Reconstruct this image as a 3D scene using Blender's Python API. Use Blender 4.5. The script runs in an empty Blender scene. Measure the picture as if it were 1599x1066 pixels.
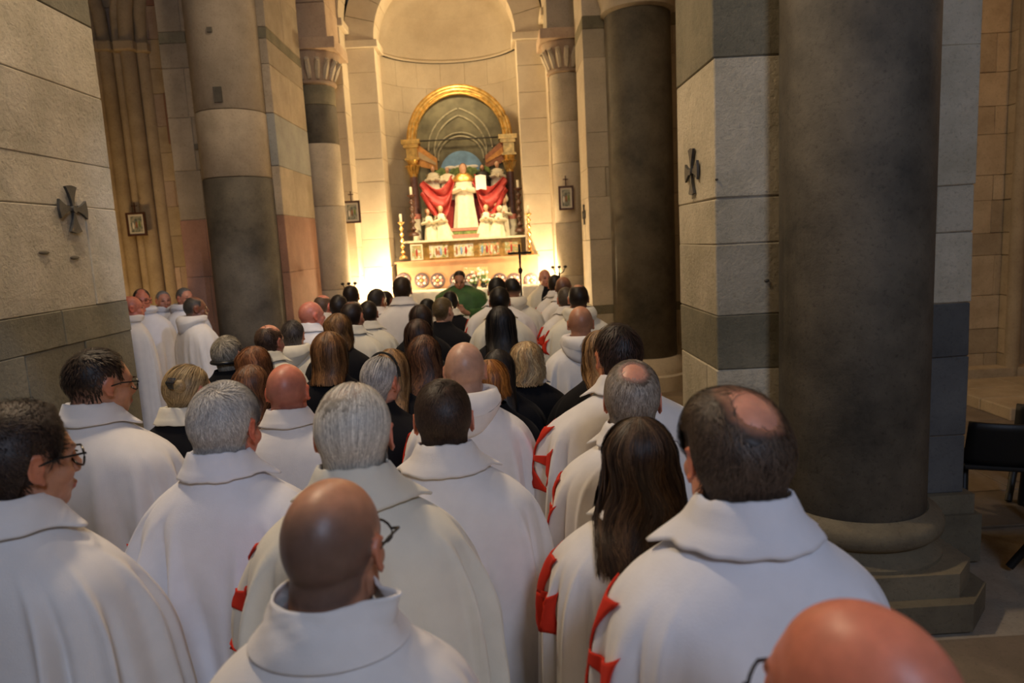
import bpy, bmesh, math, random
import numpy as np
from mathutils import Vector, Matrix
from mathutils.bvhtree import BVHTree

S = bpy.context.scene
COL = S.collection
R = random.Random(7)
PI = math.pi

# ------------------------------------------------------------------ camera
F = 1100.0
CAMZ = 2.10
ROLL, PITCH, YAW = math.radians(3.1), math.radians(8.22), math.radians(0.59)
fw = np.array([math.sin(YAW)*math.cos(PITCH), math.cos(YAW)*math.cos(PITCH), -math.sin(PITCH)])
rt = np.array([math.cos(YAW), -math.sin(YAW), 0.0])
up = np.cross(rt, fw)
rt, up = rt*math.cos(ROLL)-up*math.sin(ROLL), up*math.cos(ROLL)+rt*math.sin(ROLL)
C0 = np.array([0.0, 0.0, CAMZ])
cam = bpy.data.cameras.new('camera')
camo = bpy.data.objects.new('camera', cam); COL.objects.link(camo)
camo.matrix_world = Matrix(((rt[0], up[0], -fw[0], 0), (rt[1], up[1], -fw[1], 0), (rt[2], up[2], -fw[2], CAMZ), (0, 0, 0, 1)))
cam.sensor_width = 36.0
cam.lens = F/1599*36.0
cam.clip_start = 0.05
cam.dof.use_dof = True
cam.dof.focus_distance = 3.0
cam.dof.aperture_fstop = 3.2
S.camera = camo


def ray(px, py):
    d = fw + rt*(px-799.5)/F + up*(533.0-py)/F
    return d


def at(px, py, Y):            # pixel -> point on the plane y = Y
    d = ray(px, py); return C0 + d*(Y/d[1])


def atx(px, py, X):
    d = ray(px, py); return C0 + d*(X/d[0])


def atd(px, py, depth):       # distance measured along the camera axis
    return C0 + ray(px, py)*depth


def XZ(px, py, Y):
    p = at(px, py, Y); return float(p[0]), float(p[2])


# ------------------------------------------------------------------ light
W = bpy.data.worlds.new('world'); S.world = W; W.use_nodes = True
W.node_tree.nodes['Background'].inputs[0].default_value = (0.35, 0.4, 0.55, 1)
W.node_tree.nodes['Background'].inputs[1].default_value = 0.03
S.view_settings.view_transform = 'Standard'
S.view_settings.look = 'None'
S.view_settings.gamma = 1.0
S.view_settings.use_curve_mapping = False
S.view_settings.exposure = 0.2


def lamp(name, kind, loc, power, color, size=0.3, target=None, spot=None, blend=0.5, sy=None):
    l = bpy.data.lights.new(name, kind); l.energy = power; l.color = color
    if kind == 'AREA':
        l.size = size
        if sy: l.shape = 'RECTANGLE'; l.size_y = sy
    else:
        l.shadow_soft_size = size
    if kind == 'SPOT':
        l.spot_size = spot; l.spot_blend = blend
    o = bpy.data.objects.new(name, l); COL.objects.link(o); o.location = loc
    if target is not None:
        o.rotation_euler = (Vector(target)-Vector(loc)).to_track_quat('-Z', 'Y').to_euler()
    return o


WARM = (1.0, 0.70, 0.40)
GOLD = (1.0, 0.74, 0.40)
COOL = (0.62, 0.74, 1.0)
XC = -0.70
# daylight from the high west window behind the photographer, and a south window of the left nave bay
lamp('west_window_light', 'AREA', (1.6, -3.6, 5.6), 125, COOL, 1.2, (-0.6, 2.6, 1.2), sy=1.6)
lamp('aisle_window_light', 'SPOT', (2.6, 0.8, 5.4), 420, COOL, 0.14, (-3.9, 7.6, 1.0), math.radians(20), 0.4)
lamp('west_window_light', 'SPOT', (1.5, -2.5, 5.0), 330, (.45, .62, 1.0), 0.05, (-2.62, 2.1, 1.7), math.radians(18.5), 0.12)
# nave lamps high in the vault
lamp('nave_lamp_light', 'AREA', (-2.0, 3.3, 6.4), 118, (1.0, 0.76, 0.50), 0.35, (-0.9, 2.4, 0))
lamp('nave_lamp_light', 'AREA', (-0.9, 6.4, 6.8), 66, (1.0, 0.78, 0.54), 0.5, (-0.7, 6.0, 0))
# apse uplights at the foot of the arch, altar spots and the lamp behind the arch
lamp('apse_uplight', 'POINT', (-1.98, 11.44, 1.3), 120, GOLD, 0.05)
lamp('apse_uplight', 'POINT', (0.84, 11.30, 1.35), 120, GOLD, 0.05)
lamp('apse_uplight', 'SPOT', (XC-1.02, 11.75, 1.3), 160, GOLD, 0.06, (XC-0.9, 12.5, 6.0), math.radians(80), 0.9)
lamp('apse_uplight', 'SPOT', (XC+1.02, 11.75, 1.3), 160, GOLD, 0.06, (XC+0.9, 12.5, 6.0), math.radians(80), 0.9)
lamp('altar_spot', 'SPOT', (XC-1.2, 9.4, 5.9), 950, GOLD, 0.08, (XC, 12.1, 1.9), math.radians(34), 0.7)
lamp('altar_spot', 'SPOT', (XC+1.2, 9.4, 5.9), 950, GOLD, 0.08, (XC, 12.1, 1.9), math.radians(34), 0.7)
lamp('dome_light', 'POINT', (XC, 11.75, 5.0), 75, (1.0, 0.72, 0.38), 0.12)
# aisles
lamp('left_aisle_light', 'SPOT', (-5.0, 8.0, 1.2), 70, (1.0, 0.62, 0.26), 0.2, (-5.0, 10.8, 3.2), math.radians(120), 0.8)
lamp('right_aisle_light', 'POINT', (6.6, 6.4, 4.6), 26, (1.0, 0.50, 0.14), 0.2)


# ------------------------------------------------------------------ materials
def new_mat(name):
    m = bpy.data.materials.new(name); m.use_nodes = True
    nt = m.node_tree; return m, nt, nt.nodes['Principled BSDF']


def nd(nt, t, **kw):
    n = nt.nodes.new(t)
    for k, v in kw.items(): setattr(n, k, v)
    return n


def ramp(nt, fac, stops):
    r = nd(nt, 'ShaderNodeValToRGB')
    while len(r.color_ramp.elements) < len(stops): r.color_ramp.elements.new(0.5)
    for e, (p, c) in zip(r.color_ramp.elements, stops):
        e.position = p; e.color = (*c, 1)
    nt.links.new(fac, r.inputs[0]); return r.outputs[0]


def stone(name, c1, c2, bump=0.35, scale=3.0, spots=0.5, rough=0.9, rnd=0.22):
    m, nt, b = new_mat(name)
    tc = nd(nt, 'ShaderNodeTexCoord')
    n1 = nd(nt, 'ShaderNodeTexNoise'); n1.inputs['Scale'].default_value = scale; n1.inputs['Detail'].default_value = 8; n1.inputs['Roughness'].default_value = 0.65
    nt.links.new(tc.outputs['Object'], n1.inputs['Vector'])
    col = ramp(nt, n1.outputs[0], [(0.32, c2), (0.62, c1)])
    oi = nd(nt, 'ShaderNodeObjectInfo')
    mr = nd(nt, 'ShaderNodeMapRange'); mr.inputs[3].default_value = 1-rnd; mr.inputs[4].default_value = 1+rnd*0.5
    nt.links.new(oi.outputs['Random'], mr.inputs[0])
    hs = nd(nt, 'ShaderNodeHueSaturation'); nt.links.new(mr.outputs[0], hs.inputs['Value']); nt.links.new(col, hs.inputs['Color'])
    n2 = nd(nt, 'ShaderNodeTexNoise'); n2.inputs['Scale'].default_value = 45; n2.inputs['Detail'].default_value = 6; n2.inputs['Roughness'].default_value = 0.7
    nt.links.new(tc.outputs['Object'], n2.inputs['Vector'])
    sp = ramp(nt, n2.outputs[0], [(0.30, (0.45,)*3), (0.46, (1, 1, 1))])
    mx = nd(nt, 'ShaderNodeMix', data_type='RGBA', blend_type='MULTIPLY'); mx.inputs[0].default_value = spots
    nt.links.new(hs.outputs[0], mx.inputs[6]); nt.links.new(sp, mx.inputs[7])
    nt.links.new(mx.outputs[2], b.inputs['Base Color'])
    b.inputs['Roughness'].default_value = rough
    add = nd(nt, 'ShaderNodeMath', operation='MULTIPLY_ADD'); add.inputs[1].default_value = 0.35
    nt.links.new(n2.outputs[0], add.inputs[0]); nt.links.new(n1.outputs[0], add.inputs[2])
    bp = nd(nt, 'ShaderNodeBump'); bp.inputs['Strength'].default_value = bump; bp.inputs['Distance'].default_value = 0.03
    nt.links.new(add.outputs[0], bp.inputs['Height']); nt.links.new(bp.outputs[0], b.inputs['Normal'])
    return m


def plain(name, c, rough=0.6, metal=0.0, emit=None, noise=0.0, nscale=20, sheen=0.0, bump=0.0, bscale=200, spec=0.5):
    m, nt, b = new_mat(name)
    b.inputs['Base Color'].default_value = (*c, 1); b.inputs['Roughness'].default_value = rough; b.inputs['Metallic'].default_value = metal
    b.inputs['Specular IOR Level'].default_value = spec
    tc = nd(nt, 'ShaderNodeTexCoord')
    n = nd(nt, 'ShaderNodeTexNoise'); n.inputs['Scale'].default_value = nscale; n.inputs['Detail'].default_value = 4
    nt.links.new(tc.outputs['Object'], n.inputs['Vector'])
    k = 1-max(noise, 0.05)
    o = ramp(nt, n.outputs[0], [(0.35, tuple(x*k for x in c)), (0.65, c)])
    nt.links.new(o, b.inputs['Base Color'])
    if emit: b.inputs['Emission Color'].default_value = (*emit[0], 1); b.inputs['Emission Strength'].default_value = emit[1]
    if sheen: b.inputs['Sheen Weight'].default_value = sheen; b.inputs['Sheen Roughness'].default_value = 0.5
    if bump:
        n2 = nd(nt, 'ShaderNodeTexNoise'); n2.inputs['Scale'].default_value = bscale
        nt.links.new(tc.outputs['Object'], n2.inputs['Vector'])
        bp = nd(nt, 'ShaderNodeBump'); bp.inputs['Strength'].default_value = bump; bp.inputs['Distance'].default_value = 0.004
        nt.links.new(n2.outputs[0], bp.inputs['Height']); nt.links.new(bp.outputs[0], b.inputs['Normal'])
    return m


def vcol(name, rough, spec=0.4, sss=0.0, noise=0.1, nscale=60, bump=0.1, aniso=False):
    m, nt, b = new_mat(name)
    a = nd(nt, 'ShaderNodeAttribute'); a.attribute_name = 'Col'
    tc = nd(nt, 'ShaderNodeTexCoord')
    n = nd(nt, 'ShaderNodeTexNoise'); n.inputs['Scale'].default_value = nscale; n.inputs['Detail'].default_value = 5
    nt.links.new(tc.outputs['Object'], n.inputs['Vector'])
    mr = nd(nt, 'ShaderNodeMapRange'); mr.inputs[1].default_value = 0.3; mr.inputs[2].default_value = 0.7; mr.inputs[3].default_value = 1-noise; mr.inputs[4].default_value = 1+noise
    nt.links.new(n.outputs[0], mr.inputs[0])
    hs = nd(nt, 'ShaderNodeHueSaturation'); nt.links.new(mr.outputs[0], hs.inputs['Value']); nt.links.new(a.outputs[0], hs.inputs['Color'])
    nt.links.new(hs.outputs[0], b.inputs['Base Color'])
    b.inputs['Roughness'].default_value = rough; b.inputs['Specular IOR Level'].default_value = spec
    if sss:
        b.inputs['Subsurface Weight'].default_value = sss; b.inputs['Subsurface Radius'].default_value = (1, .3, .15); b.inputs['Subsurface Scale'].default_value = 0.008
    if bump:
        bp = nd(nt, 'ShaderNodeBump'); bp.inputs['Strength'].default_value = bump; bp.inputs['Distance'].default_value = 0.002
        nt.links.new(n.outputs[0], bp.inputs['Height']); nt.links.new(bp.outputs[0], b.inputs['Normal'])
    return m


M = {}
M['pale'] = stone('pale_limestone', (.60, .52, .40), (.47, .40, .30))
M['pier'] = stone('pier_limestone', (.62, .55, .42), (.44, .39, .28), bump=0.8)
M['grey'] = stone('grey_green_stone', (.27, .24, .165), (.17, .155, .105), bump=0.6)
M['red'] = stone('reddish_stone', (.42, .23, .16), (.30, .16, .11))
M['redpale'] = stone('pink_stone', (.56, .43, .31), (.44, .31, .22))
M['blue'] = stone('blue_grey_stone', (.36, .36, .33), (.28, .28, .26))
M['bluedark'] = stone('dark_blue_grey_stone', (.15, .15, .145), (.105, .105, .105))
M['warm'] = stone('ochre_limestone', (.56, .44, .27), (.42, .32, .19))
M['apse'] = stone('apse_limestone', (.66, .57, .43), (.54, .45, .33), bump=0.25, scale=1.6, spots=0.25, rnd=0.05)
M['paledark'] = stone('darker_limestone', (.46, .38, .28), (.34, .28, .20))  # pale limestone in a darker tone, for the farther left pier
M['base'] = stone('dark_base_stone', (.22, .185, .12), (.14, .118, .078), bump=0.5)  # darker stone tone of the column base and plinths
M['mortar'] = stone('mortar', (.36, .31, .24), (.25, .21, .16), rnd=0)
M['granite'] = stone('dark_granite', (.15, .130, .098), (.056, .050, .040), bump=0.25, scale=2.2, spots=0.75, rough=0.7, rnd=0.1)
M['floor'] = stone('floor_stone', (.26, .20, .14), (.18, .14, .095), bump=0.2, rough=0.6)
M['iron'] = plain('wrought_iron', (.035, .032, .03), 0.5, 0.7, noise=.3)
M['crossiron'] = plain('cast_metal', (.10, .10, .10), 0.55, 0.5, noise=.35, nscale=30, bump=.3)
M['gold'] = plain('gilded_wood', (.80, .50, .14), 0.33, 0.75, noise=.45, nscale=14, bump=.4, bscale=60)
M['brass'] = plain('brass', (.75, .5, .2), 0.28, 0.9)
M['black_plastic'] = plain('black_plastic', (.012, .012, .012), 0.5)
M['wood'] = plain('pinkish_wood', (.50, .28, .15), 0.5, noise=.2, nscale=6)
M['darkwood'] = plain('dark_wood', (.09, .035, .02), 0.4, noise=.4)
M['orange'] = plain('orange_paint', (.62, .30, .08), 0.6, noise=.3)
M['rust'] = plain('rust_paint', (.36, .15, .07), 0.6, noise=.3)
M['vaultpaint'] = plain('olive_paint', (.17, .16, .10), 0.7, noise=.45, nscale=5)
M['vaultrib'] = plain('pale_rib_paint', (.36, .34, .24), 0.7, noise=.3)
M['crimson'] = plain('crimson_paint', (.42, .035, .03), 0.55, noise=.3)
M['pinkstep'] = plain('rose_paint', (.62, .22, .17), 0.6, noise=.2)
M['ivory'] = plain('ivory_paint', (.80, .74, .56), 0.5, noise=.15)
M['skinpaint'] = plain('flesh_paint', (.68, .40, .26), 0.5)
M['haircarve'] = plain('brown_paint', (.22, .10, .04), 0.6)
M['linen'] = plain('white_linen', (.88, .84, .74), 0.8, bump=.2)
M['candle'] = plain('candle_wax', (.86, .80, .62), 0.4)
M['flame'] = plain('candle_flame', (1, .7, .3), 0.5, emit=((1, .6, .2), 6))
M['glass'] = plain('picture_glass', (.02, .02, .02), 0.1)
M['paper'] = plain('print_paper', (.70, .66, .55), 0.6)
M['sky'] = plain('painted_sky', (.22, .42, .68), 0.6, noise=.35, nscale=5)
M['green'] = plain('painted_green', (.22, .32, .09), 0.7, noise=.6, nscale=18)
M['leaf'] = plain('green_leaf', (.10, .20, .05), 0.6, noise=.4)
M['petal'] = plain('white_petal', (.85, .83, .75), 0.7)
M['porph'] = plain('porphyry', (.14, .07, .06), 0.35, noise=.4)
M['rosette'] = plain('rosette_paint', (.12, .08, .09), 0.6, noise=.4, nscale=25)
M['white'] = plain('white_wool', (.80, .77, .74), 0.85, noise=.04, sheen=.15, bump=.25, bscale=500, spec=.2)
M['white2'] = plain('cream_wool', (.76, .72, .60), 0.85, noise=.04, sheen=.15, bump=.25, bscale=500, spec=.2)
M['white3'] = plain('cotton_white', (.80, .80, .84), 0.8, noise=.04, sheen=.1, bump=.15, bscale=400, spec=.2)
M['black'] = plain('black_wool', (.010, .010, .012), 0.9, sheen=.02, spec=.12)
M['greencloth'] = plain('green_chasuble', (.045, .14, .03), 0.65, noise=.3, nscale=12, sheen=.1)
M['redcloth'] = plain('red_felt', (.62, .035, .015), 0.8, noise=.08, spec=.2)
M['lens'] = plain('spectacle_frame', (.012, .012, .012), 0.25)
M['metal'] = plain('thin_metal', (.5, .48, .45), 0.3, 1.0)
M['skin'] = vcol('skin', 0.42, 0.45, 0.12, 0.10, 45, 0.25)
M['hair'] = vcol('hair', 0.5, 0.35, 0, 0.12, 120, 0.0)
M['clip'] = plain('hair_clip', (.75, .72, .68), 0.3, 0.3)
M['blackclip'] = plain('black_clip', (.02, .02, .02), 0.3)


def paint_mat(name, cols, scale=9):
    m, nt, b = new_mat(name)
    tc = nd(nt, 'ShaderNodeTexCoord'); n = nd(nt, 'ShaderNodeTexNoise'); n.inputs['Scale'].default_value = scale; n.inputs['Detail'].default_value = 3
    nt.links.new(tc.outputs['Object'], n.inputs['Vector'])
    k = len(cols)
    r = ramp(nt, n.outputs[0], [(0.34+0.32*i/(k-1), c) for i, c in enumerate(cols)])
    nt.links.new(r, b.inputs['Base Color']); b.inputs['Roughness'].default_value = .5
    return m


M['paintA'] = paint_mat('painting_meadow', [(.20, .24, .08), (.55, .50, .28), (.60, .66, .62), (.35, .15, .08)], 12)
M['paintB'] = paint_mat('painting_rose', [(.42, .10, .07), (.62, .40, .22), (.25, .30, .12), (.70, .70, .62)], 13)
M['print1'] = paint_mat('station_print', [(.10, .12, .10), (.30, .32, .26), (.45, .40, .30)], 22)


# ------------------------------------------------------------------ mesh helpers
def link(name, me, mat, parent=None, smooth=False):
    o = bpy.data.objects.new(name, me); COL.objects.link(o)
    if mat is not None and not me.materials: me.materials.append(mat)
    if parent is not None: o.parent = parent
    if smooth and len(me.polygons): me.polygons.foreach_set('use_smooth', np.ones(len(me.polygons), bool))
    return o


def mesh(name, V, Fc):
    me = bpy.data.meshes.new(name)
    me.from_pydata([tuple(map(float, v)) for v in V], [], [tuple(map(int, f)) for f in Fc]); me.update()
    return me


class MB:
    def __init__(s): s.v = []; s.f = []
    def add(s, V, Fc):
        n = len(s.v); s.v += [tuple(map(float, v)) for v in V]; s.f += [tuple(int(i)+n for i in f) for f in Fc]; return s
    def box(s, x0, x1, y0, y1, z0, z1):
        V = [(x, y, z) for z in (z0, z1) for y in (y0, y1) for x in (x0, x1)]
        return s.add(V, [(0, 2, 3, 1), (4, 5, 7, 6), (0, 1, 5, 4), (1, 3, 7, 5), (3, 2, 6, 7), (2, 0, 4, 6)])
    def lathe(s, prof, n=24, c=(0, 0), a0=0.0, a1=2*PI, closed=True, sx=1, sy=1):
        V = []; k = len(prof); m = n if closed else n+1
        for i in range(m):
            a = a0+(a1-a0)*i/n
            for r, z in prof: V.append((c[0]+r*math.cos(a)*sx, c[1]+r*math.sin(a)*sy, z))
        Fc = []
        for i in range(n):
            j = (i+1) % m if closed else i+1
            for t in range(k-1): Fc.append((i*k+t, j*k+t, j*k+t+1, i*k+t+1))
        if closed:
            Fc.append(tuple(i*k for i in range(m))[::-1]); Fc.append(tuple(i*k+k-1 for i in range(m)))
        return s.add(V, Fc)
    def tube(s, pts, r, n=8, taper=None):
        P = np.array(pts, float); V = []; m = len(P)
        for i in range(m):
            t = P[min(i+1, m-1)]-P[max(i-1, 0)]; t /= np.linalg.norm(t)+1e-9
            u = np.cross(t, (0, 0, 1) if abs(t[2]) < .9 else (0, 1, 0)); u /= np.linalg.norm(u); w = np.cross(t, u)
            rr = r if taper is None else taper[i]
            for k in range(n):
                a = 2*PI*k/n; V.append(P[i]+(u*math.cos(a)+w*math.sin(a))*rr)
        Fc = [(i*n+k, i*n+(k+1) % n, (i+1)*n+(k+1) % n, (i+1)*n+k) for i in range(m-1) for k in range(n)]
        Fc += [tuple(range(n))[::-1], tuple((m-1)*n+k for k in range(n))]
        return s.add(V, Fc)
    def ball(s, c, r, n=12, m=8):
        r = (r, r, r) if np.isscalar(r) else r
        V = [(c[0], c[1], c[2]-r[2])]
        for j in range(1, m):
            ph = -PI/2+PI*j/m
            for i in range(n): V.append((c[0]+r[0]*math.cos(ph)*math.cos(2*PI*i/n), c[1]+r[1]*math.cos(ph)*math.sin(2*PI*i/n), c[2]+r[2]*math.sin(ph)))
        V.append((c[0], c[1], c[2]+r[2])); L = len(V)-1
        Fc = [(0, 1+(i+1) % n, 1+i) for i in range(n)]
        for j in range(m-2):
            for i in range(n): Fc.append((1+j*n+i, 1+j*n+(i+1) % n, 1+(j+1)*n+(i+1) % n, 1+(j+1)*n+i))
        Fc += [(L, 1+(m-2)*n+i, 1+(m-2)*n+(i+1) % n) for i in range(n)]
        return s.add(V, Fc)
    def prism(s, poly, a, b, axis='y'):       # polygon (u,v) extruded between a and b
        n = len(poly)
        def P(u, v, w): return (u, w, v) if axis == 'y' else ((w, u, v) if axis == 'x' else (u, v, w))
        V = [P(u, v, a) for u, v in poly]+[P(u, v, b) for u, v in poly]
        Fc = [tuple(range(n))[::-1], tuple(range(n, 2*n))]+[(i, (i+1) % n, n+(i+1) % n, n+i) for i in range(n)]
        return s.add(V, Fc)
    def build(s, name, mat, parent=None, smooth=False):
        me = mesh(name, s.v, s.f)
        bm = bmesh.new(); bm.from_mesh(me); bmesh.ops.recalc_face_normals(bm, faces=bm.faces); bm.to_mesh(me); bm.free()
        o = link(name, me, mat, parent, smooth)
        if smooth: autosmooth(me)
        return o


def autosmooth(me, ang=50):
    me.set_sharp_from_angle(angle=math.radians(ang))


def empty(name, loc=(0, 0, 0), label=None, cat=None, group=None, rz=0, kind=None):
    o = bpy.data.objects.new(name, None); COL.objects.link(o); o.location = loc; o.rotation_euler.z = rz
    o.empty_display_size = .1
    tag(o, label, cat, group, kind); return o


def tag(o, label=None, cat=None, group=None, kind=None):
    if label: o['label'] = label
    if cat: o['category'] = cat
    if group: o['group'] = group
    if kind: o['kind'] = kind
    return o


def chamfer_box(x0, x1, y0, y1, z0, z1, b=0.008, j=0.004):
    b = min(b, (x1-x0)*.3, (y1-y0)*.3, (z1-z0)*.3)
    V = []; idx = {}
    for sx in (0, 1):
        for sy in (0, 1):
            for sz in (0, 1):
                X, Y, Z = (x0, x1)[sx]+R.uniform(-j, j), (y0, y1)[sy]+R.uniform(-j, j), (z0, z1)[sz]+R.uniform(-j, j)
                ix, iy, iz = (b, -b)[sx], (b, -b)[sy], (b, -b)[sz]
                idx[sx, sy, sz] = len(V)
                V += [(X, Y+iy, Z+iz), (X+ix, Y, Z+iz), (X+ix, Y+iy, Z)]
    g = lambda a, b_, c, k: idx[a, b_, c]+k
    Fc = []
    for s_ in (0, 1):
        Fc.append([g(s_, 0, 0, 0), g(s_, 1, 0, 0), g(s_, 1, 1, 0), g(s_, 0, 1, 0)])
        Fc.append([g(0, s_, 0, 1), g(1, s_, 0, 1), g(1, s_, 1, 1), g(0, s_, 1, 1)])
        Fc.append([g(0, 0, s_, 2), g(1, 0, s_, 2), g(1, 1, s_, 2), g(0, 1, s_, 2)])
    for a in (0, 1):
        for c in (0, 1):
            Fc.append([g(a, c, 0, 0), g(a, c, 0, 1), g(a, c, 1, 1), g(a, c, 1, 0)])
            Fc.append([g(a, 0, c, 0), g(a, 0, c, 2), g(a, 1, c, 2), g(a, 1, c, 0)])
            Fc.append([g(0, a, c, 1), g(0, a, c, 2), g(1, a, c, 2), g(1, a, c, 1)])
    for k in idx.values(): Fc.append([k, k+1, k+2])
    return V, Fc


def block(parent, x0, x1, y0, y1, z0, z1, mat, b=0.008, j=0.004, name='stone_block'):
    V, Fc = chamfer_box(x0, x1, y0, y1, z0, z1, b, j)
    mb = MB(); mb.add(V, Fc); return mb.build(name, mat, parent)


# ------------------------------------------------------------------ room shell
def struct(name, mb, mat):
    o = mb.build(name, mat); o['kind'] = 'structure'; return o


struct('floor', MB().box(-8, 10, -6, 15, -0.3, -0.02), M['mortar'])
struct('ceiling', MB().box(-8, 10, -6, 15, 8.6, 8.8), M['pale'])
struct('wall_left', MB().box(-8.2, -7.6, -6, 15, 0, 8.6), M['warm'])
struct('wall_right', MB().box(9.2, 9.6, -6, 15, 0, 8.6), M['warm'])
struct('wall_back', MB().box(-8, 10, -6.3, -6, 0, 8.6), M['pale'])
struct('wall_front', MB().box(-8, 10, 14.6, 15, 0, 8.6), M['mortar'])

# floor slabs where the floor shows (right aisle) and the plain paving elsewhere
fl = empty('floor_paving', kind='structure')
x = 1.0
for r_ in range(16):
    y = 1.4+r_*0.62
    x = 2.0-R.uniform(0, .4)
    while x < 7.2:
        w = R.uniform(.55, .95)
        if not (x < 3.0 and 3.3 < y+.3 < 5.4):
            block(fl, x+.006, x+w-.006, y+.006, y+.614, -.03, R.uniform(-.002, .004), M['floor'], .006, .002, 'floor_slab')
        x += w
for r_ in range(11):
    y = 0.2+r_
    for c_ in range(5):
        X_ = -5.2+c_*1.3
        block(fl, X_+.006, X_+1.294, y+.006, y+.994, -.03, 0, M['floor'], .006, .002, 'floor_slab')


def courses_from_px(px, ys, Y=None, X=None):
    return [float((at(px, y, Y) if X is None else atx(px, y, X))[2]) for y in ys]


def pier(label, x0, x1, y0, y1, zs, mats, splits, group='stone piers of the nave'):
    """box pier of courses zs[i]..zs[i+1]; splits[i]: list of x fractions and y fractions"""
    p = empty('stone_pier', ((x0+x1)/2, (y0+y1)/2, 0), label, 'pillar', group)
    ox, oy = p.location.x, p.location.y
    MB().box(x0-ox+.012, x1-ox-.012, y0-oy+.012, y1-oy-.012, 0, zs[-1]).build('mortar_core', M['mortar'], p)
    for i in range(len(zs)-1):
        fx, fy = splits[i % len(splits)]
        xs = [x0]+[x0+(x1-x0)*f for f in fx]+[x1]; ysl = [y0]+[y0+(y1-y0)*f for f in fy]+[y1]
        for a in range(len(xs)-1):
            for b in range(len(ysl)-1):
                if 0 < a < len(xs)-2 and 0 < b < len(ysl)-2: continue
                m = mats[i % len(mats)]
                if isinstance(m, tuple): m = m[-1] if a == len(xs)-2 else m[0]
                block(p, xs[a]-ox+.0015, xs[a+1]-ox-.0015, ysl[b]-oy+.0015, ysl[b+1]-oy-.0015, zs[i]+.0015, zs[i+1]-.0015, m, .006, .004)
    return p


def column(parent, cx, cy, r, drums, n=40):
    """drums: (z0, z1, material) cylinders"""
    ox, oy = parent.location.x, parent.location.y
    for z0, z1, m, rr in drums:
        b = .008
        MB().lathe([(rr-b, z0), (rr, z0+b), (rr, z1-b), (rr-b, z1)], n, (cx-ox, cy-oy)).build('column_drum', m, parent, True)


# --- near right pier (front face y=4.1) with its big engaged dark column
YF = 4.10
xl, _ = XZ(1117, 370, YF); xr, _ = XZ(1521, 370, YF)
yb = 4.10*(1117-780)/(1060-780)
zz = courses_from_px(1117, [579, 494, 383, 310, 90], Y=YF)
zz = [0, .42, .78, zz[0]-.0]+zz[1:]+[zz[-1]+.62, zz[-1]+1.25, zz[-1]+2.2]
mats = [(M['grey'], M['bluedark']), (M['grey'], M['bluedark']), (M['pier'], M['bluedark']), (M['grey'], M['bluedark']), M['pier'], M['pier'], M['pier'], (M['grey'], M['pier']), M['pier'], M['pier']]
spl = [([.5], []), ([.45], [.4]), ([.38, .72], [.25]), ([.30, .72], []), ([.3, .78], []), ([.3, .85], []), ([.3, .7], []), ([.3, .74], []), ([.5], [])]
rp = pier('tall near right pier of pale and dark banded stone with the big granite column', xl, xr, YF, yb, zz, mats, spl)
# the right wing of the pier is darker blue-grey below the eye line
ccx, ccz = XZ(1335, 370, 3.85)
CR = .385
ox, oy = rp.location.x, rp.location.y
column(rp, ccx, 3.86, CR, [(.50, 3.9, M['granite'], CR), (3.905, 7.8, M['granite'], CR)])
# attic base: torus, scotia, torus, plinth steps
base = MB()
pr = [(CR-.02, .52), (CR+.01, .535), (CR+.02, .52), (CR+.065, .505), (CR+.088, .465), (CR+.082, .42), (CR+.05, .39), (CR+.025, .378), (CR+.03, .335), (CR+.08, .30), (CR+.08, .28)]
base.lathe(pr[::-1], 48, (ccx-ox, 3.86-oy)); base.build('column_base', M['base'], rp, True)
def octo(hw, ch): return [(-hw+ch, -hw), (hw-ch, -hw), (hw, -hw+ch), (hw, hw), (-hw, hw), (-hw, -hw+ch)]
MB().prism([(ccx-ox+u, 3.86-oy+v) for u, v in octo(.49, .16)], .15, .28, 'z').build('plinth', M['base'], rp)
MB().prism([(ccx-ox+u, 3.86-oy+v) for u, v in octo(.56, .2)], 0, .15, 'z').build('plinth', M['base'], rp)
MB().box(xl-ox-.05, xr-ox+.07, YF-oy-.07, yb-oy+.05, 0, .30).build('plinth', M['base'], rp)
MB().box(xl-ox-.03, xr-ox+.04, YF-oy-.04, yb-oy+.03, .30, .42).build('plinth', M['base'], rp)


# --- near left pier
XL = atx(190, 400, -1)[0]
XLf = -2.62
ybl = float(atx(192, 410, XLf)[1])
y0l = 1.2
zc = [float(atx(px, py, XLf)[2]) for px, py in ((214, 600), (205, 515), (190, 470), (175, 327), (168, 262), (150, 152), (137, 40))]
zz = [0, .4, .8, zc[0], zc[1], zc[2], zc[3], zc[4], zc[5], zc[6], zc[6]+.35, zc[6]+1.4]
mats = [M['grey'], M['grey'], M['grey'], M['grey'], M['grey'], M['pier'], M['pier'], M['pier'], M['pier'], M['grey'], M['pier']]
spl = [([], [.3, .75]), ([], [.55, .8]), ([], [.35, .62, .86]), ([], [.45, .7, .85]), ([], [.4, .8]), ([], [.3, .9]), ([], [.55]), ([], [.35]), ([], [.5]), ([], [.4])]
lp = pier('near left pier of pale stone blocks with a dark band at head height', XLf-1.5, XLf, y0l, ybl, zz, mats, spl)


# --- second pair
def second_pier(label, xcorner, Yf, xside, pxside_back, ccpx, cr_px, lip, right):
    pass


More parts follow.
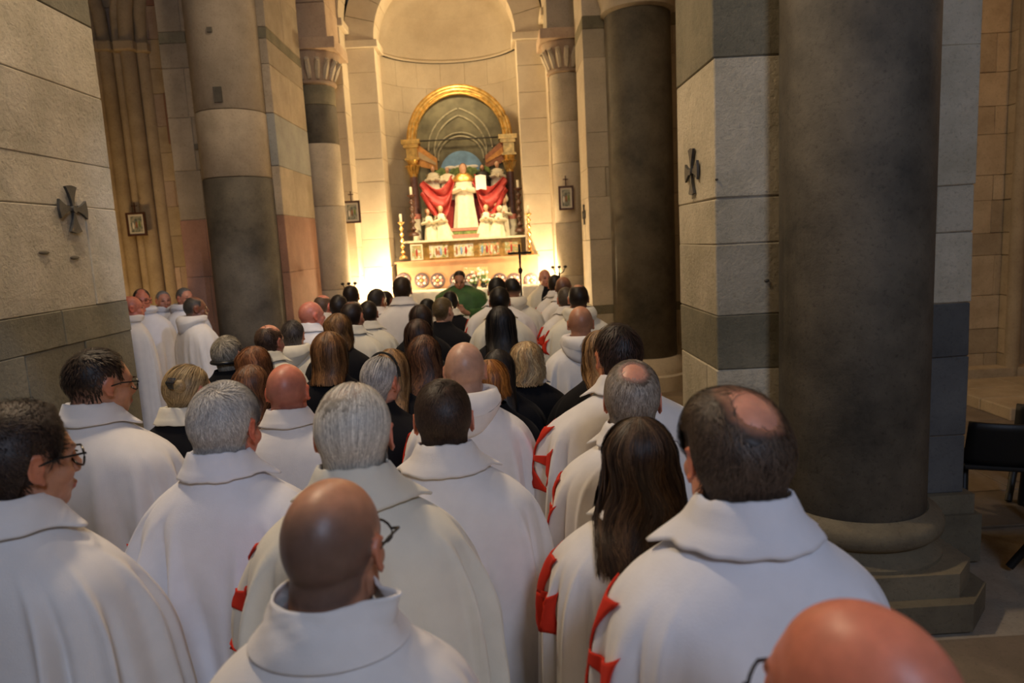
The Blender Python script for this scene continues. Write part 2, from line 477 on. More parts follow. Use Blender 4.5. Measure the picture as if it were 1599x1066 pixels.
Y2L = 8.8
xa, _ = XZ(286, 390, Y2L); xb, _ = XZ(449, 390, Y2L)
yb2 = float(atx(497, 390, xb)[1])
zz = [0, .5, 1.1]+courses_from_px(449, [425, 335, 258, 175, 98, 58, 40], Y=Y2L)
zz = sorted(zz); zz += [zz[-1]+.6, zz[-1]+1.3, 8.5]
mats = [M['paledark'], M['paledark'], M['red'], M['red'], M['paledark'], (M['paledark'], M['paledark'], M['blue']), M['paledark'], M['paledark'], M['grey'], M['paledark'], M['paledark'], M['paledark']]
spl = [([.25, .62], []), ([.22, .7], [.5]), ([.22, .64], []), ([.24, .64], []), ([.25, .66], [.4]), ([.22, .62, .88], []), ([.2, .64, .8], [.5]), ([.3, .7], [])]
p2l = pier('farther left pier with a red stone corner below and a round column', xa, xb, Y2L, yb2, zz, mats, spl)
c2x, _ = XZ(372, 380, 8.5); c2r = .40
zb = [float(at(370, y, 8.1)[2]) for y in (272, 162)]
column(p2l, c2x, 8.72, c2r, [(.32, zb[0], M['granite'], c2r), (zb[0]+.006, zb[1], M['paledark'], c2r), (zb[1]+.006, zb[1]+1.7, M['paledark'], c2r), (zb[1]+1.706, 8.4, M['paledark'], c2r)])
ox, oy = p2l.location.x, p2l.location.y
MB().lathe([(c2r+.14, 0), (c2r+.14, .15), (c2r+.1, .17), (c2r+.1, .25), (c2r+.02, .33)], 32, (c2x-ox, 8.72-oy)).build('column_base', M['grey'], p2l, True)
# putlog holes: dark boxes stand in for the shade inside them
for px, py, w, h in ((328, 47, 7, 7), (341, 148, 12, 22), (311, 229, 12, 8)):
    p_ = at(px, py, 8.33 if px > 320 else Y2L)
    k = 8.4/1100
    MB().box(p_[0]-ox-w*k/2, p_[0]-ox+w*k/2, p_[1]-oy-.03, p_[1]-oy+.08, p_[2]-h*k/2, p_[2]+h*k/2).build('hole_shade_box', M['granite'], p2l)

Y2R = 9.8
xa, _ = XZ(921, 380, Y2R); xb = xa+1.5
yb2r = 10.65
zz = [0, .5, 1.0]+sorted(courses_from_px(921, [478, 375, 308, 262, 207, 90, 45, 25], Y=Y2R)); zz += [zz[-1]+.7, 8.5]
mats = [M['pale'], M['pale'], M['grey'], M['pale'], M['pale'], M['pale'], M['pale'], M['pale'], M['pale'], M['grey'], M['pale'], M['pale']]
spl = [([.3, .6], []), ([.2, .8], []), ([.3, .7], []), ([.25], []), ([.3, .7], [.5]), ([.17, .7], []), ([.3, .5], [])]
p2r = pier('farther right pier of pale blocks with a dark granite column', xa, xb, Y2R, yb2r, zz, mats, spl)
c2x, _ = XZ(1007, 380, 9.5); c2r = .425
column(p2r, c2x, 9.62, c2r, [(.42, float(at(1000, 8, 9.2)[2]), M['granite'], c2r)])
zt = float(at(1000, 8, 9.2)[2])
ox, oy = p2r.location.x, p2r.location.y
MB().lathe([(c2r, zt), (c2r+.05, zt+.03), (c2r+.04, zt+.12), (c2r+.2, zt+.6), (c2r+.2, zt+.8)], 32, (c2x-ox, 9.62-oy)).build('column_capital', M['pale'], p2r, True)
MB().lathe([(c2r+.16, 0), (c2r+.16, .2), (c2r+.12, .22), (c2r+.12, .32), (c2r+.03, .43)], 32, (c2x-ox, 9.62-oy)).build('column_base', M['pale'], p2r, True)


# --- choir entrance: half columns, pilasters, jambs, apse
def half_column(label, px, Y, r, marks):
    cx, _ = XZ(px, 370, Y)
    e = empty('half_column', (cx, Y, 0), label, 'pillar', 'half columns of the choir arch')
    z = [0]+[float(at(px, y, Y-r)[2]) for y in marks[::-1]]
    ms = [M['pale'], M['pale'], M['grey'], M['granite'] if px < 700 else M['pale']]
    lv = [0, .9, 1.8]
    zz = [0, .8, 1.5, z[1]-.9, z[1]]
    mlist = [M['pale']]*4
    if px < 700: zz += z[2:4]; mlist += [M['grey'], M['granite']]
    else: zz += z[2:4]; mlist += [M['grey'], M['pale']]
    zz += [z[4]]; mlist += [M['pale']] if px > 700 else [M['grey']]
    for i in range(len(zz)-1):
        if zz[i+1]-zz[i] < .02: continue
        MB().lathe([(r-.006, zz[i]+.002), (r, zz[i]+.01), (r, zz[i+1]-.01), (r-.006, zz[i+1]-.002)], 24).build('column_drum', mlist[i], e, True)
    zt = zz[-1]
    MB().lathe([(r+.0, zt), (r+.035, zt+.02), (r+.03, zt+.05), (r+.005, zt+.06), (r+.03, zt+.25), (r+.10, zt+.42), (r+.10, zt+.45)], 24).build('column_capital', M['redpale'], e, True)
    for k in range(9):      # leaf curls round the capital
        a = PI+PI*k/8
        l = MB().tube([((r+.0)*math.cos(a), (r+.0)*math.sin(a), zt+.08), ((r+.05)*math.cos(a), (r+.05)*math.sin(a), zt+.22), ((r+.10)*math.cos(a), (r+.10)*math.sin(a), zt+.34), ((r+.13)*math.cos(a), (r+.13)*math.sin(a), zt+.30)], .035, 6, [.03, .045, .035, .015])
        l.build('capital_leaf', M['pale'], e, True)
    block(e, -r-.14, r+.14, -r-.14, r+.2, zt+.45, zt+.6, M['redpale'])
    z_ = zt+.603
    while z_ < 8.3:
        block(e, -r-.02, r+.02, -r-.0, r+.2, z_, z_+.5, R.choice([M['redpale'], M['pale'], M['redpale']])); z_ += .503
    return e


half_column('left half column of the choir arch with dark drums below its capital', 513, 10.8, .28, [130, 161, 222, 222])
half_column('right half column of the choir arch with one dark drum', 893, 11.2, .25, [112, 188, 253, 253])

YB, YA = 11.55, 12.0
choir = empty('wall_choir_arch', kind='structure')
def jamb(side, hw0, hw1, y0, y1, ztop, mat, first):
    z = 0
    a, b = (XC-hw1, XC-hw0) if side < 0 else (XC+hw0, XC+hw1)
    MB().box(a+.01, b-.01, y0+.01, y1-.005, 0, ztop).build('mortar_core', M['mortar'], choir)
    k = 0
    while z < ztop-.1:
        h = min(R.uniform(.36, .5), ztop-z)
        if ztop-z-h < .15: h = ztop-z
        block(choir, a, b, y0, y1, z+.002, z+h-.002, mat, .006, .003); z += h; k += 1


for s_ in (-1, 1):
    jamb(s_, 1.145, 1.62, YA-.02, YA+.5, 5.28, M['apse'], 0)
    jamb(s_, 1.60, 1.80, YB, YA, 5.5, M['apse'], 0)
    jamb(s_, 1.78, 3.4, YB-.35, YB+.6, 8.5, M['pale'], 0)
    hw = (1.145, 1.62)
    block(choir, *(sorted((XC+s_*1.08, XC+s_*1.66))), YA-.08, YA+.5, 5.28, 5.40, M['apse'], .01, .002, 'impost')
    block(choir, *(sorted((XC+s_*1.53, XC+s_*1.86))), YB-.06, YA, 5.5, 5.62, M['apse'], .01, .002, 'impost')


def arch_ring(hw_in, hw_out, y0, y1, zs, mat, nv=13, name='voussoir'):
    for i in range(nv):
        a0, a1 = PI*i/nv+.003, PI*(i+1)/nv-.003
        P = []
        for t in range(4): a = a0+(a1-a0)*t/3; P.append((XC+hw_in*math.cos(a), zs+hw_in*math.sin(a)))
        for t in range(4): a = a1+(a0-a1)*t/3; P.append((XC+hw_out*math.cos(a), zs+hw_out*math.sin(a)))
        MB().prism(P, y0, y1).build(name, mat, choir)


arch_ring(1.145, 1.62, YA-.02, YA+.5, 5.40, M['apse'])
arch_ring(1.60, 1.80, YB, YA, 5.62, M['apse'], 15)
arch_ring(1.78, 2.3, YB-.35, YB, 5.62, M['pale'], 15)
arch_ring(2.3, 3.6, YB-.3, YB-.02, 5.62, M['pale'], 11)

apse = empty('wall_apse', kind='structure')
AR, AY = 1.30, 12.45
za = [0, .5, .95, 1.45, 1.9, 2.35, 2.8, 3.2, 3.65, 4.05, 4.5, 4.95, 5.40]
for i in range(len(za)-1):
    nb = 8 + (i % 2)
    for k in range(nb):
        a0, a1 = PI*k/nb, PI*(k+1)/nb
        V = []; g = .0015
        n = 4
        for r_ in (AR, AR+.3):
            for z_ in (za[i]+g, za[i+1]-g):
                for t in range(n+1):
                    a = a0+g+(a1-a0-2*g)*t/n
                    V.append((XC+r_*math.cos(a), AY+r_*math.sin(a), z_))
        m_ = n+1; Fc = []
        for t in range(n):
            Fc += [(t, t+1, m_+t+1, m_+t), (2*m_+t, 3*m_+t, 3*m_+t+1, 2*m_+t+1), (t, 2*m_+t, 2*m_+t+1, t+1), (m_+t, m_+t+1, 3*m_+t+1, 3*m_+t)]
        Fc += [(0, m_, 3*m_, 2*m_), (n, 2*m_+n, 3*m_+n, m_+n)]
        MB().add(V, Fc).build('stone_block', M['apse'], apse, True)
MB().lathe([(AR-.05, 5.40), (AR-.06, 5.43), (AR-.02, 5.46), (AR+.1, 5.47)], 40, (XC, AY), 0, PI, False).build('string_course', M['apse'], apse, True)
nz = 9
for i in range(nz):       # half dome rings
    p0, p1 = PI/2*i/nz, PI/2*(i+1)/nz
    pr = [(AR*math.cos(p0+(p1-p0)*t/3), 5.47+AR*math.sin(p0+(p1-p0)*t/3)) for t in range(4)]
    MB().lathe(pr, 40, (XC, AY), 0, PI, False).build('dome_course', M['apse'], apse, True)
MB().box(XC-1.6, XC-AR+.02, AY-.06, AY+.03, 0, 7.4).build('apse_side', M['apse'], apse)
MB().box(XC+AR-.02, XC+1.6, AY-.06, AY+.03, 0, 7.4).build('apse_side', M['apse'], apse)

# tiny blue glazed window high on the right
bx, bz = XZ(879, 16, 11.18)
w1 = MB().box(bx-.06, bx+.06, 11.10, 11.16, bz-.055, bz+.055).build('window_1', plain('blue_daylight_glass', (.1, .2, .5), .3, emit=((.10, .25, 1.0), 1.3))); w1['kind'] = 'structure'
MB().box(bx-.085, bx+.085, 11.12, 11.2, bz-.08, bz+.08).build('window_frame', M['pale'], w1)

# --- left aisle end: clustered responds, block walls
la = empty('wall_left_aisle', kind='structure')
YE = 10.6
xs0, xs1 = -7.6, XZ(300, 380, YE)[0]+.6
MB().box(xs0, xs1, YE+.3, YE+.6, 0, 8.5).build('mortar_core', M['warm'], la)
z = 0; row = 0
qx = XZ(262, 380, YE)[0]
while z < 8.4:
    h = R.uniform(.34, .46)
    X_ = xs0+R.uniform(0, .3)
    while X_ < xs1:
        w = R.uniform(.45, .9)
        m = M['warm']
        zz_ = 2.1+ (374+28-(z-0))*0
        if X_ > qx-.5 and row % 3 == 1: m = M['redpale']
        if X_ > qx-.2 and row % 4 == 2: m = M['red']
        block(la, X_, X_+w-.004, YE+R.uniform(-.004, .004), YE+.32, z, z+h-.004, m, .005, .002); X_ += w
    z += h; row += 1
imp = float(at(200, 86, YE)[2])
for k, (px, rr, dep, lean) in enumerate(((160, .10, .34, -1), (176, .07, .27, -1), (194, .09, .22, -1), (212, .06, .15, 1), (228, .10, .18, 1), (250, .09, .05, 1))):
    X_, _ = XZ(px, 330, YE-dep)
    yc = YE-dep+.05
    m = MB(); m.tube([(X_, yc, 0), (X_, yc, imp)], rr, 14); m.build('roll_shaft', M['warm'], la, True)
    pts = []
    for t in range(9):
        a = t/8*1.1; Rr = 2.6+.15*k
        pts.append((X_+lean*Rr*(1-math.cos(a)), yc, imp+.14+Rr*math.sin(a)))
    m = MB(); m.tube(pts, rr, 14); m.build('arch_roll', M['warm'], la, True)
    block(la, X_-rr-.04, X_+rr+.04, yc-rr-.04, YE, imp, imp+.14, M['warm'], .02, .002, 'impost')
    block(la, X_-rr-.05, X_+rr+.05, yc-rr-.05, YE, 0, .3, M['warm'], .02, .002, 'shaft_base')
for px, py0, py1, w in ((268, 145, 225, 24),):
    X_, z1_ = XZ(px, py0, YE); _, z0_ = XZ(px, py1, YE)
    block(la, X_-.12, X_+.16, YE-.02, YE+.2, z0_, z1_, M['red'], .01, .004)
# intermediate left aisle wall towards the nave pier
block(la, -7.6, -6.9, 4.0, YE, 0, 8.4, M['warm'], .01, 0, 'side_wall')

# --- right aisle end: pilasters and block wall, low stone platform
ra = empty('wall_right_aisle', kind='structure')
YR = 8.8
MB().box(4.4, 9.2, YR+.3, YR+.6, 0, 8.5).build('mortar_core', M['mortar'], ra)
z = 0
pil = [(1505, 1556, .12), (1556, 1576, .24), (1576, 1588, .0), (1586, 1640, .10)]
while z < 8.4:
    h = R.uniform(.26, .5)
    for a, b, dep in pil:
        xa_, xb_ = XZ(a, 350, YR)[0], XZ(b, 350, YR)[0]
        if b == 1556 and R.random() < .6:
            mid = xa_+(xb_-xa_)*R.uniform(.55, .8)
            block(ra, xa_, mid-.003, YR-dep, YR+.3, z, z+h-.004, M['warm'], .007, .003)
            block(ra, mid, xb_-.003, YR-dep, YR+.3, z, z+h-.004, M['warm'], .007, .003)
        else:
            block(ra, xa_, xb_-.003, YR-dep, YR+.3, z, z+h-.004, M['warm'], .007, .003)
    block(ra, 4.4, XZ(1505, 350, YR)[0]-.003, YR, YR+.3, z, z+h-.004, M['warm'], .007, .003)
    z += h
rx_, _ = XZ(1566, 350, YR)
MB().tube([(rx_, YR-.26, 0), (rx_, YR-.26, 8.4)], .085, 14).build('roll_shaft', M['warm'], ra, True)
rx_, _ = XZ(1592, 350, YR)
MB().tube([(rx_, YR-.1, 0), (rx_, YR-.1, 8.4)], .07, 14).build('roll_shaft', M['warm'], ra, True)
# moulded base of the responds
bz1 = float(at(1540, 575, YR-.3)[2])
MB().box(5.4, 7.5, YR-.34, YR, max(.05, bz1-.12), bz1).build('base_moulding', M['warm'], ra)
MB().box(5.3, 7.6, YR-.42, YR, 0.0, max(.04, bz1-.2)).build('base_moulding', M['warm'], ra)
pf = empty('stone_platform', (6.3, 7.6, 0), 'low pale stone platform at the foot of the right aisle wall', 'platform')
for i in range(3):
    for k in range(3):
        block(pf, -1.2+i*.8, -.405+i*.8, -.7+k*.47, -.235+k*.47, 0, .13, M['warm'], .01, .003, 'paving_slab')

# --- metal cross medallions on the piers
def pattee(r, w0=.12, w1=.52, n=7):
    """outline polygons of 4 flared arms"""
    arms = []
    for k in range(4):
        L, Rr = [], []
        for i in range(n):
            t = i/(n-1); u = .10+.90*t; w = w0*.5+(w1-w0)*.5*t**1.9
            L.append((u, w)); Rr.append((u, -w))
        tip = [(1.0+.07*math.cos((j/6-.5)*PI)*1.0, -(w1*.5)+w1*j/6) for j in range(1, 6)]
        poly = Rr+tip+L[::-1]
        c, s_ = math.cos(k*PI/2), math.sin(k*PI/2)
        arms.append([((x*c-y*s_)*r, (x*s_+y*c)*r) for x, y in poly])
    return arms


def wall_cross(label, loc, face):
    e = empty('wall_cross', loc, label, 'cross', 'metal crosses on the piers')
    for poly in pattee(.135, .14, .85):
        m = MB(); m.prism(poly, 0, .016*face, 'x'); m.build('cross_arm', M['crossiron'], e)
    MB().tube([(0, 0, 0), (.024*face, 0, 0)], .022, 16).build('cross_boss', M['crossiron'], e, True)
    return e


p_ = atx(111, 327, XLf); wall_cross('dark metal flared cross on the near left pier', (XLf+.004, p_[1], p_[2]), 1)
p_ = atx(1083, 268, xl); wall_cross('dark metal flared cross on the near right pier', (xl-.004, p_[1], p_[2]), -1)
p_ = atx(913, 335, XZ(921, 380, Y2R)[0]); wall_cross('small dark cross on the inner face of the farther right pier', (p_[0]-.004, p_[1], p_[2]), -1)

# dark holes in the stone: small dark blobs stand in for the shade inside
for px, py, w in ((1197, 438, 8), (1119, 280, 5)):
    p_ = at(px, py, YF)
    MB().ball((p_[0]-rp.location.x, p_[1]-rp.location.y-.002, p_[2]), (w*.0019, .006, w*.0013)).build('hole_shade_spot', M['granite'], rp, True)
for px, py in ((116, 402), (68, 394)):
    p_ = atx(px, py, XLf)
    MB().ball((p_[0]-lp.location.x+.003, p_[1]-lp.location.y, p_[2]), (.006, .05, .012)).build('hole_shade_spot', M['granite'], lp, True)

# --- station pictures
def station(label, px, py, Y, w, h, cross_h):
    X_, Z_ = XZ(px, py, Y)
    e = empty('framed_picture', (X_, Y, Z_), label, 'picture', 'framed station pictures')
    fr = MB(); b = .028
    fr.box(-w/2, w/2, -.03, 0, h/2-b, h/2); fr.box(-w/2, w/2, -.03, 0, -h/2, -h/2+b)
    fr.box(-w/2, -w/2+b, -.03, 0, -h/2+b, h/2-b); fr.box(w/2-b, w/2, -.03, 0, -h/2+b, h/2-b)
    fr.build('frame', M['darkwood'], e)
    MB().box(-w/2+b, w/2-b, -.014, 0, -h/2+b, h/2-b).build('mount', M['paper'], e)
    q = .055
    MB().box(-w/2+q, w/2-q, -.017, -.013, -h/2+q, h/2-q).build('print', M['print1'], e)
    for k in range(3):
        MB().ball((-w/6+w/6*k, -.018, -.02+.01*k), (.014, .004, .05)).build('printed_figure', [M['linen'], M['rust'], M['green']][k], e, True)
    c = MB(); c.box(-.008, .008, -.02, -.006, h/2, h/2+cross_h); c.box(-.04, .04, -.02, -.006, h/2+cross_h*.6, h/2+cross_h*.6+.014)
    c.build('small_cross', M['darkwood'], e)
    c = MB(); c.tube([(0, -.03, h/2+.0), (0, 0, h/2+.02)], .005, 6); c.build('hook', M['iron'], e)


station('dark framed picture with a cross on top, on the left aisle end wall', 214, 350, YE-.36, .27, .33, .14)
station('dark framed picture beside the left half column of the choir', 550, 331, 11.17, .26, .34, .15)
station('dark framed picture on the right side of the choir arch', 884, 309, 10.92, .23, .36, .15)
# ------------------------------------------------------------------ altarpiece
def robed(parent, cx, y0, z0, h, wid, robe_mat, hair=None, turn=0, kneel=False, name='carved_figure', hood=None, beard=None, hands=True):
    """small carved figure: robe with folds, head, hands; returns the robe object (part) whose details are sub-parts"""
    m = MB(); V = []; n = 28
    if kneel: prof = [(0, 1.15), (.10, 1.1), (.28, .95), (.42, .8), (.6, .62), (.74, .60), (.82, .42), (.86, .2)]
    else: prof = [(0, 1.0), (.15, .92), (.4, .78), (.6, .74), (.74, .78), (.81, .66), (.85, .4), (.87, .18)]
    hd = h/6.2 if not kneel else h/5.2
    for t, k in prof:
        for i in range(n):
            a = 2*PI*i/n
            f = 1+.10*(1-t)*math.sin(7*a+cx*9)+.05*(1-t)*math.sin(11*a+2)
            r = wid/2*k*f
            V.append((cx+r*math.sin(a)+(turn*.12*h*(1-t) if kneel else 0), y0-r*.62*math.cos(a), z0+t*(h-hd*.9)/.87*1.0*.92))
    K = len(prof)
    Fc = [(j*n+i, j*n+(i+1) % n, (j+1)*n+(i+1) % n, (j+1)*n+i) for j in range(K-1) for i in range(n)]
    Fc += [tuple(range(n))[::-1], tuple((K-1)*n+i for i in range(n))]
    m.add(V, Fc)
    top = z0+(h-hd*.9)*.92
    for s_ in (-1, 1):      # sleeves
        sh = (cx+s_*wid*.30, y0-.01, top-h*.08)
        el = (cx+s_*wid*.40, y0-wid*.15, top-h*.24)
        hn = (cx+s_*wid*.06+turn*wid*.1, y0-wid*.42, top-h*.20)
        m.tube([sh, el, hn], wid*.1, 8, [wid*.11, wid*.14, wid*.10])
    o = m.build(name, robe_mat, parent, True)
    hz = top+hd*.52
    hm = MB(); hm.ball((cx+turn*hd*.1, y0-hd*.12, hz), (hd*.34, hd*.40, hd*.5), 14, 10); hm.tube([(cx, y0, top-hd*.1), (cx, y0-hd*.05, hz)], hd*.2, 8)
    hm.ball((cx+turn*hd*.25, y0-hd*.52, hz-hd*.04), (hd*.07, hd*.1, hd*.12), 6, 5)
    hm.build('carved_head', M['skinpaint'], o, True)
    if hands:
        hm = MB(); hm.ball((cx+turn*wid*.1-wid*.03, y0-wid*.46, top-h*.185), (wid*.05, wid*.06, wid*.10), 8, 6); hm.ball((cx+turn*wid*.1+wid*.03, y0-wid*.46, top-h*.185), (wid*.05, wid*.06, wid*.10), 8, 6)
        hm.build('joined_hands', M['skinpaint'], o, True)
    if hood: MB().ball((cx, y0+hd*.1, hz+hd*.03), (hd*.46, hd*.48, hd*.6), 12, 8).build('hood', hood, o, True)
    elif hair: MB().ball((cx-turn*hd*.1, y0+hd*.1, hz+hd*.12), (hd*.38, hd*.40, hd*.46), 12, 8).build('carved_hair', hair, o, True)
    if beard: MB().ball((cx, y0-hd*.38, hz-hd*.36), (hd*.2, hd*.16, hd*.26), 8, 6).build('beard', beard, o, True)
    return o


YT = 12.62      # picture plane of the altarpiece
k_ = YT/1100
def Q(px, py): return XZ(px, py, YT)
ax, _ = Q(718, 222)
zsp = Q(718, 217)[1]; ztop = Q(718, 141)[1]; zbot = Q(718, 374)[1]
hwo = 79*k_; rin = 66*k_
alt = empty('altarpiece', (ax, YT, 0), 'gilded arched altarpiece with a carved figure spreading a red mantle', 'altarpiece')
LX = lambda px: Q(px, 300)[0]-ax
LZ = lambda py, px=718: Q(px, py)[1]
# back panel with arched top
poly = [(-rin-.02, zbot)]+[((rin+.02)*math.cos(PI-PI*i/28), zsp+(rin+.02)*math.sin(PI-PI*i/28)) for i in range(29)]+[(rin+.02, zbot)]
MB().prism(poly, .10, .16).build('painted_back_panel', M['vaultpaint'], alt)
# gilded arch: moulded rings
pts = [(math.cos(PI-PI*i/40), math.sin(PI-PI*i/40)) for i in range(41)]
g = empty  # keep name short
for rr, tr, nm in ((hwo-.03, .045, 'arch_moulding'), (hwo-.085, .03, 'arch_moulding'), ((rin+hwo)/2-.005, .05, 'arch_moulding'), (rin+.012, .022, 'arch_moulding')):
    m = MB(); m.tube([(rr*c, .02, zsp+rr*s_) for c, s_ in pts], tr, 8); m.build(nm, M['gold'], alt, True)
P = [(hwo*c, zsp+hwo*s_) for c, s_ in pts]+[(rin*c, zsp+rin*s_) for c, s_ in pts[::-1]]
m = MB()
for i in range(40):
    m.prism([(hwo*pts[i][0], zsp+hwo*pts[i][1]), (hwo*pts[i+1][0], zsp+hwo*pts[i+1][1]), (rin*pts[i+1][0], zsp+rin*pts[i+1][1]), (rin*pts[i][0], zsp+rin*pts[i][1])], .02, .14)
m.build('arch_band', M['gold'], alt)
# tie rod
MB().tube([(-rin, .0, zsp-.0), (rin, .0, zsp-.0)], .012, 8).build('tie_bar', M['iron'], alt)
# painted ribs of the niche vault
for (r0, cx_, a0, a1, sq, zo) in ((.86, .30, PI*.62, PI*1.0, .86, -.16), (.86, -.30, 0, PI*.38, .86, -.16), (.62, .16, PI*.585, PI*1.0, 1.05, -.22), (.62, -.16, 0, PI*.415, 1.05, -.22), (.46, 0, 0, PI, 1.0, -.34), (.40, 0, 0, PI, 1.0, -.34)):
    m = MB(); m.tube([(cx_+r0*math.cos(a0+(a1-a0)*i/24), .09, zsp+zo+r0*math.sin(a0+(a1-a0)*i/24)*sq) for i in range(25)], .016, 6); m.build('painted_rib', M['vaultrib'], alt, True)
# landscape window behind the figures
zl = LZ(262); rl = 33*k_
poly = [(-rl, zl-.45)]+[(rl*math.cos(PI-PI*i/16), zl-.08+rl*math.sin(PI-PI*i/16)) for i in range(17)]+[(rl, zl-.45)]
MB().prism(poly, .075, .10).build('painted_sky', M['sky'], alt)
m = MB()
for x_, r_ in ((-.2, .06), (0, .08), (.2, .06), (.1, .05)): m.ball((x_, .072, zl+.02), (r_*1.6, .008, r_*.5), 10, 6)
m.build('painted_clouds', M['linen'], alt, True)
m = MB()
for i in range(13): m.ball((-.42+.07*i, .065, zl-.11+.04*math.sin(i*1.7)), (.08, .02, .10), 10, 6)
m.build('painted_trees', M['green'], alt, True)
# painted orange beams
for s_ in (-1, 1):
    m = MB(); m.prism([(s_*rin, zsp-.03), (s_*rin, zsp-.42), (s_*.42, zsp-.50), (s_*.42, zsp-.30)], .055, .085); m.build('painted_wall', M['orange'] if s_ < 0 else M['rust'], alt)
    m = MB(); m.prism([(s_*(rin-.02), zsp-.16), (s_*(rin-.02), zsp-.28), (s_*.44, zsp-.42), (s_*.44, zsp-.37)], .045, .06); m.build('painted_beam', M['warm'] if s_ < 0 else M['orange'], alt)
# pilasters
for s_ in (-1, 1):
    cx_ = s_*(rin+.085)
    w = .085
    if s_ < 0: ylev = [222, 250, 276, 334, 376]
    else: ylev = [214, 242, 268, 334, 372]
    z = [LZ(y, 652 if s_ < 0 else 793) for y in ylev]
    MB().box(cx_-.17, cx_+.15, -.08, .14, z[0]-.03, z[0]+.045).build('cornice', M['gold'], alt)
    MB().box(cx_-.14, cx_+.12, -.06, .14, z[0]-.09, z[0]-.03).build('cornice', M['gold'], alt)
    MB().box(cx_-w-.01, cx_+w+.01, -.03, .14, z[1]+.04, z[0]-.09).build('entablature', M['gold'], alt)
    MB().box(cx_-w-.04, cx_+w+.04, -.06, .14, z[1]-.0, z[1]+.04).build('cornice', M['gold'], alt)
    m = MB(); m.lathe([(w*.8, z[2]), (w*.85, z[2]+.04), (w*.8, z[2]+.05), (w*1.1, z[1]-.04), (w*1.3, z[1])], 20, (cx_, .03)); m.build('capital', M['gold'], alt, True)
    for k in range(6):
        a = PI+PI*(k+.5)/6
        MB().tube([(cx_+w*.8*math.cos(a), .03+w*.8*math.sin(a), z[2]+.05), (cx_+w*1.25*math.cos(a), .03+w*1.25*math.sin(a), z[1]-.08), (cx_+w*1.5*math.cos(a), .03+w*1.5*math.sin(a), z[1]-.11)], .022, 6).build('capital_leaf', M['gold'], alt, True)
    MB().lathe([(w*.86, z[3]), (w*.78, z[2])], 24, (cx_, .03)).build('pillar_shaft', M['porph'], alt, True)
    MB().lathe([(w*.95, z[3]-.09), (w*1.05, z[3]-.05), (w*.95, z[3])], 24, (cx_, .03)).build('pillar_ring', M['pinkstep'], alt, True)
    MB().lathe([(w*.98, z[4]), (w*.92, z[3]-.09)], 24, (cx_, .03)).build('pillar_base', M['ivory'], alt, True)
MB().box(-rin-.02, rin+.02, -.16, .12, zbot-.03, zbot+.005).build('stage_floor', M['darkwood'], alt)
# stepped dais
MB().box(-.30, .30, -.34, .05, zbot+.005, zbot+.085).build('dais_step', M['pinkstep'], alt)
MB().box(-.26, .26, -.30, .05, zbot+.085, zbot+.15).build('dais_step', M['green'], alt)
MB().box(-.27, .27, -.31, .05, zbot+.15, zbot+.20).build('dais_step', M['pinkstep'], alt)
# figures
hC = LZ(252)-zbot-.20
cf = robed(alt, .03, -.14, zbot+.20, hC, .42, M['ivory'], hair=M['haircarve'], hands=False)
zsh = zbot+.20+hC*.80
# open book
m = MB(); m.prism([(.33, zsh-.28), (.42, zsh-.30), (.42, zsh-.06), (.33, zsh-.04)], -.33, -.31); m.prism([(.24, zsh-.30), (.33, zsh-.28), (.33, zsh-.04), (.24, zsh-.06)], -.33, -.31)
m.build('open_book', M['linen'], alt)
# yellow shoulder cape
m = MB(); m.lathe([(.19, zsh-.13), (.18, zsh-.06), (.11, zsh+.0), (.05, zsh+.03)], 24, (.03, -.13), sy=.62); m.build('shoulder_cape', M['gold'], alt, True)
# red mantle swags
for s_ in (-1, 1):
    m = MB(); V = []; nu, nv = 26, 16
    for i in range(nu):
        u = i/(nu-1)
        xt = .03+s_*(.18+.54*u)
        ztp = zsh-.02-.36*math.sin(PI*u**.8)*.55-.06*u
        dep = .24+.30*math.sin(PI*min(1, u*1.05))
        for j in range(nv):
            v = j/(nv-1)
            V.append((xt+.03*math.sin(9*v+u*5)*s_, -.20-.05*math.sin(12*v+4*u)-.05*math.sin(PI*u), ztp-dep*v))
    Fc = [(i*nv+j, (i+1)*nv+j, (i+1)*nv+j+1, i*nv+j+1) for i in range(nu-1) for j in range(nv-1)]
    m.add(V, Fc)
    o = m.build('red_mantle', M['crimson'], alt, True)
    sd = o.modifiers.new('s', 'SOLIDIFY'); sd.thickness = .02
    # the fall of the mantle behind the central figure
    m = MB(); m.prism([(.03+s_*.1, zsh-.1), (.03+s_*.52, zsh-.42), (.03+s_*.46, zbot+.12), (.03+s_*.1, zbot+.12)], -.03, .0); m.build('mantle_fall', M['crimson'], alt)
for x_, z_, h_, hr, hd_ in ((-.50, .95, .62, M['haircarve'], None), (-.25, .95, .58, M['rust'], None), (.36, .95, .60, None, M['black_plastic']), (.62, .97, .64, M['ivory'], None)):
    robed(alt, x_, -.02, zsh-.42, h_, .30, M['ivory'] if hd_ is None else M['black_plastic'], hair=hr, hood=hd_, hands=False)
for x_, y_, h_, t_ in ((-.62, -.22, .58, 1), (-.40, -.30, .62, 1), (-.48, -.12, .70, 1), (.40, -.28, .60, -1), (.56, -.22, .68, -1), (.72, -.18, .74, -1), (.62, -.34, .56, -1)):
    robed(alt, x_, y_, zbot, h_, .25, M['ivory'], hair=M['haircarve'] if x_ < .5 else M['ivory'], turn=t_, kneel=True)

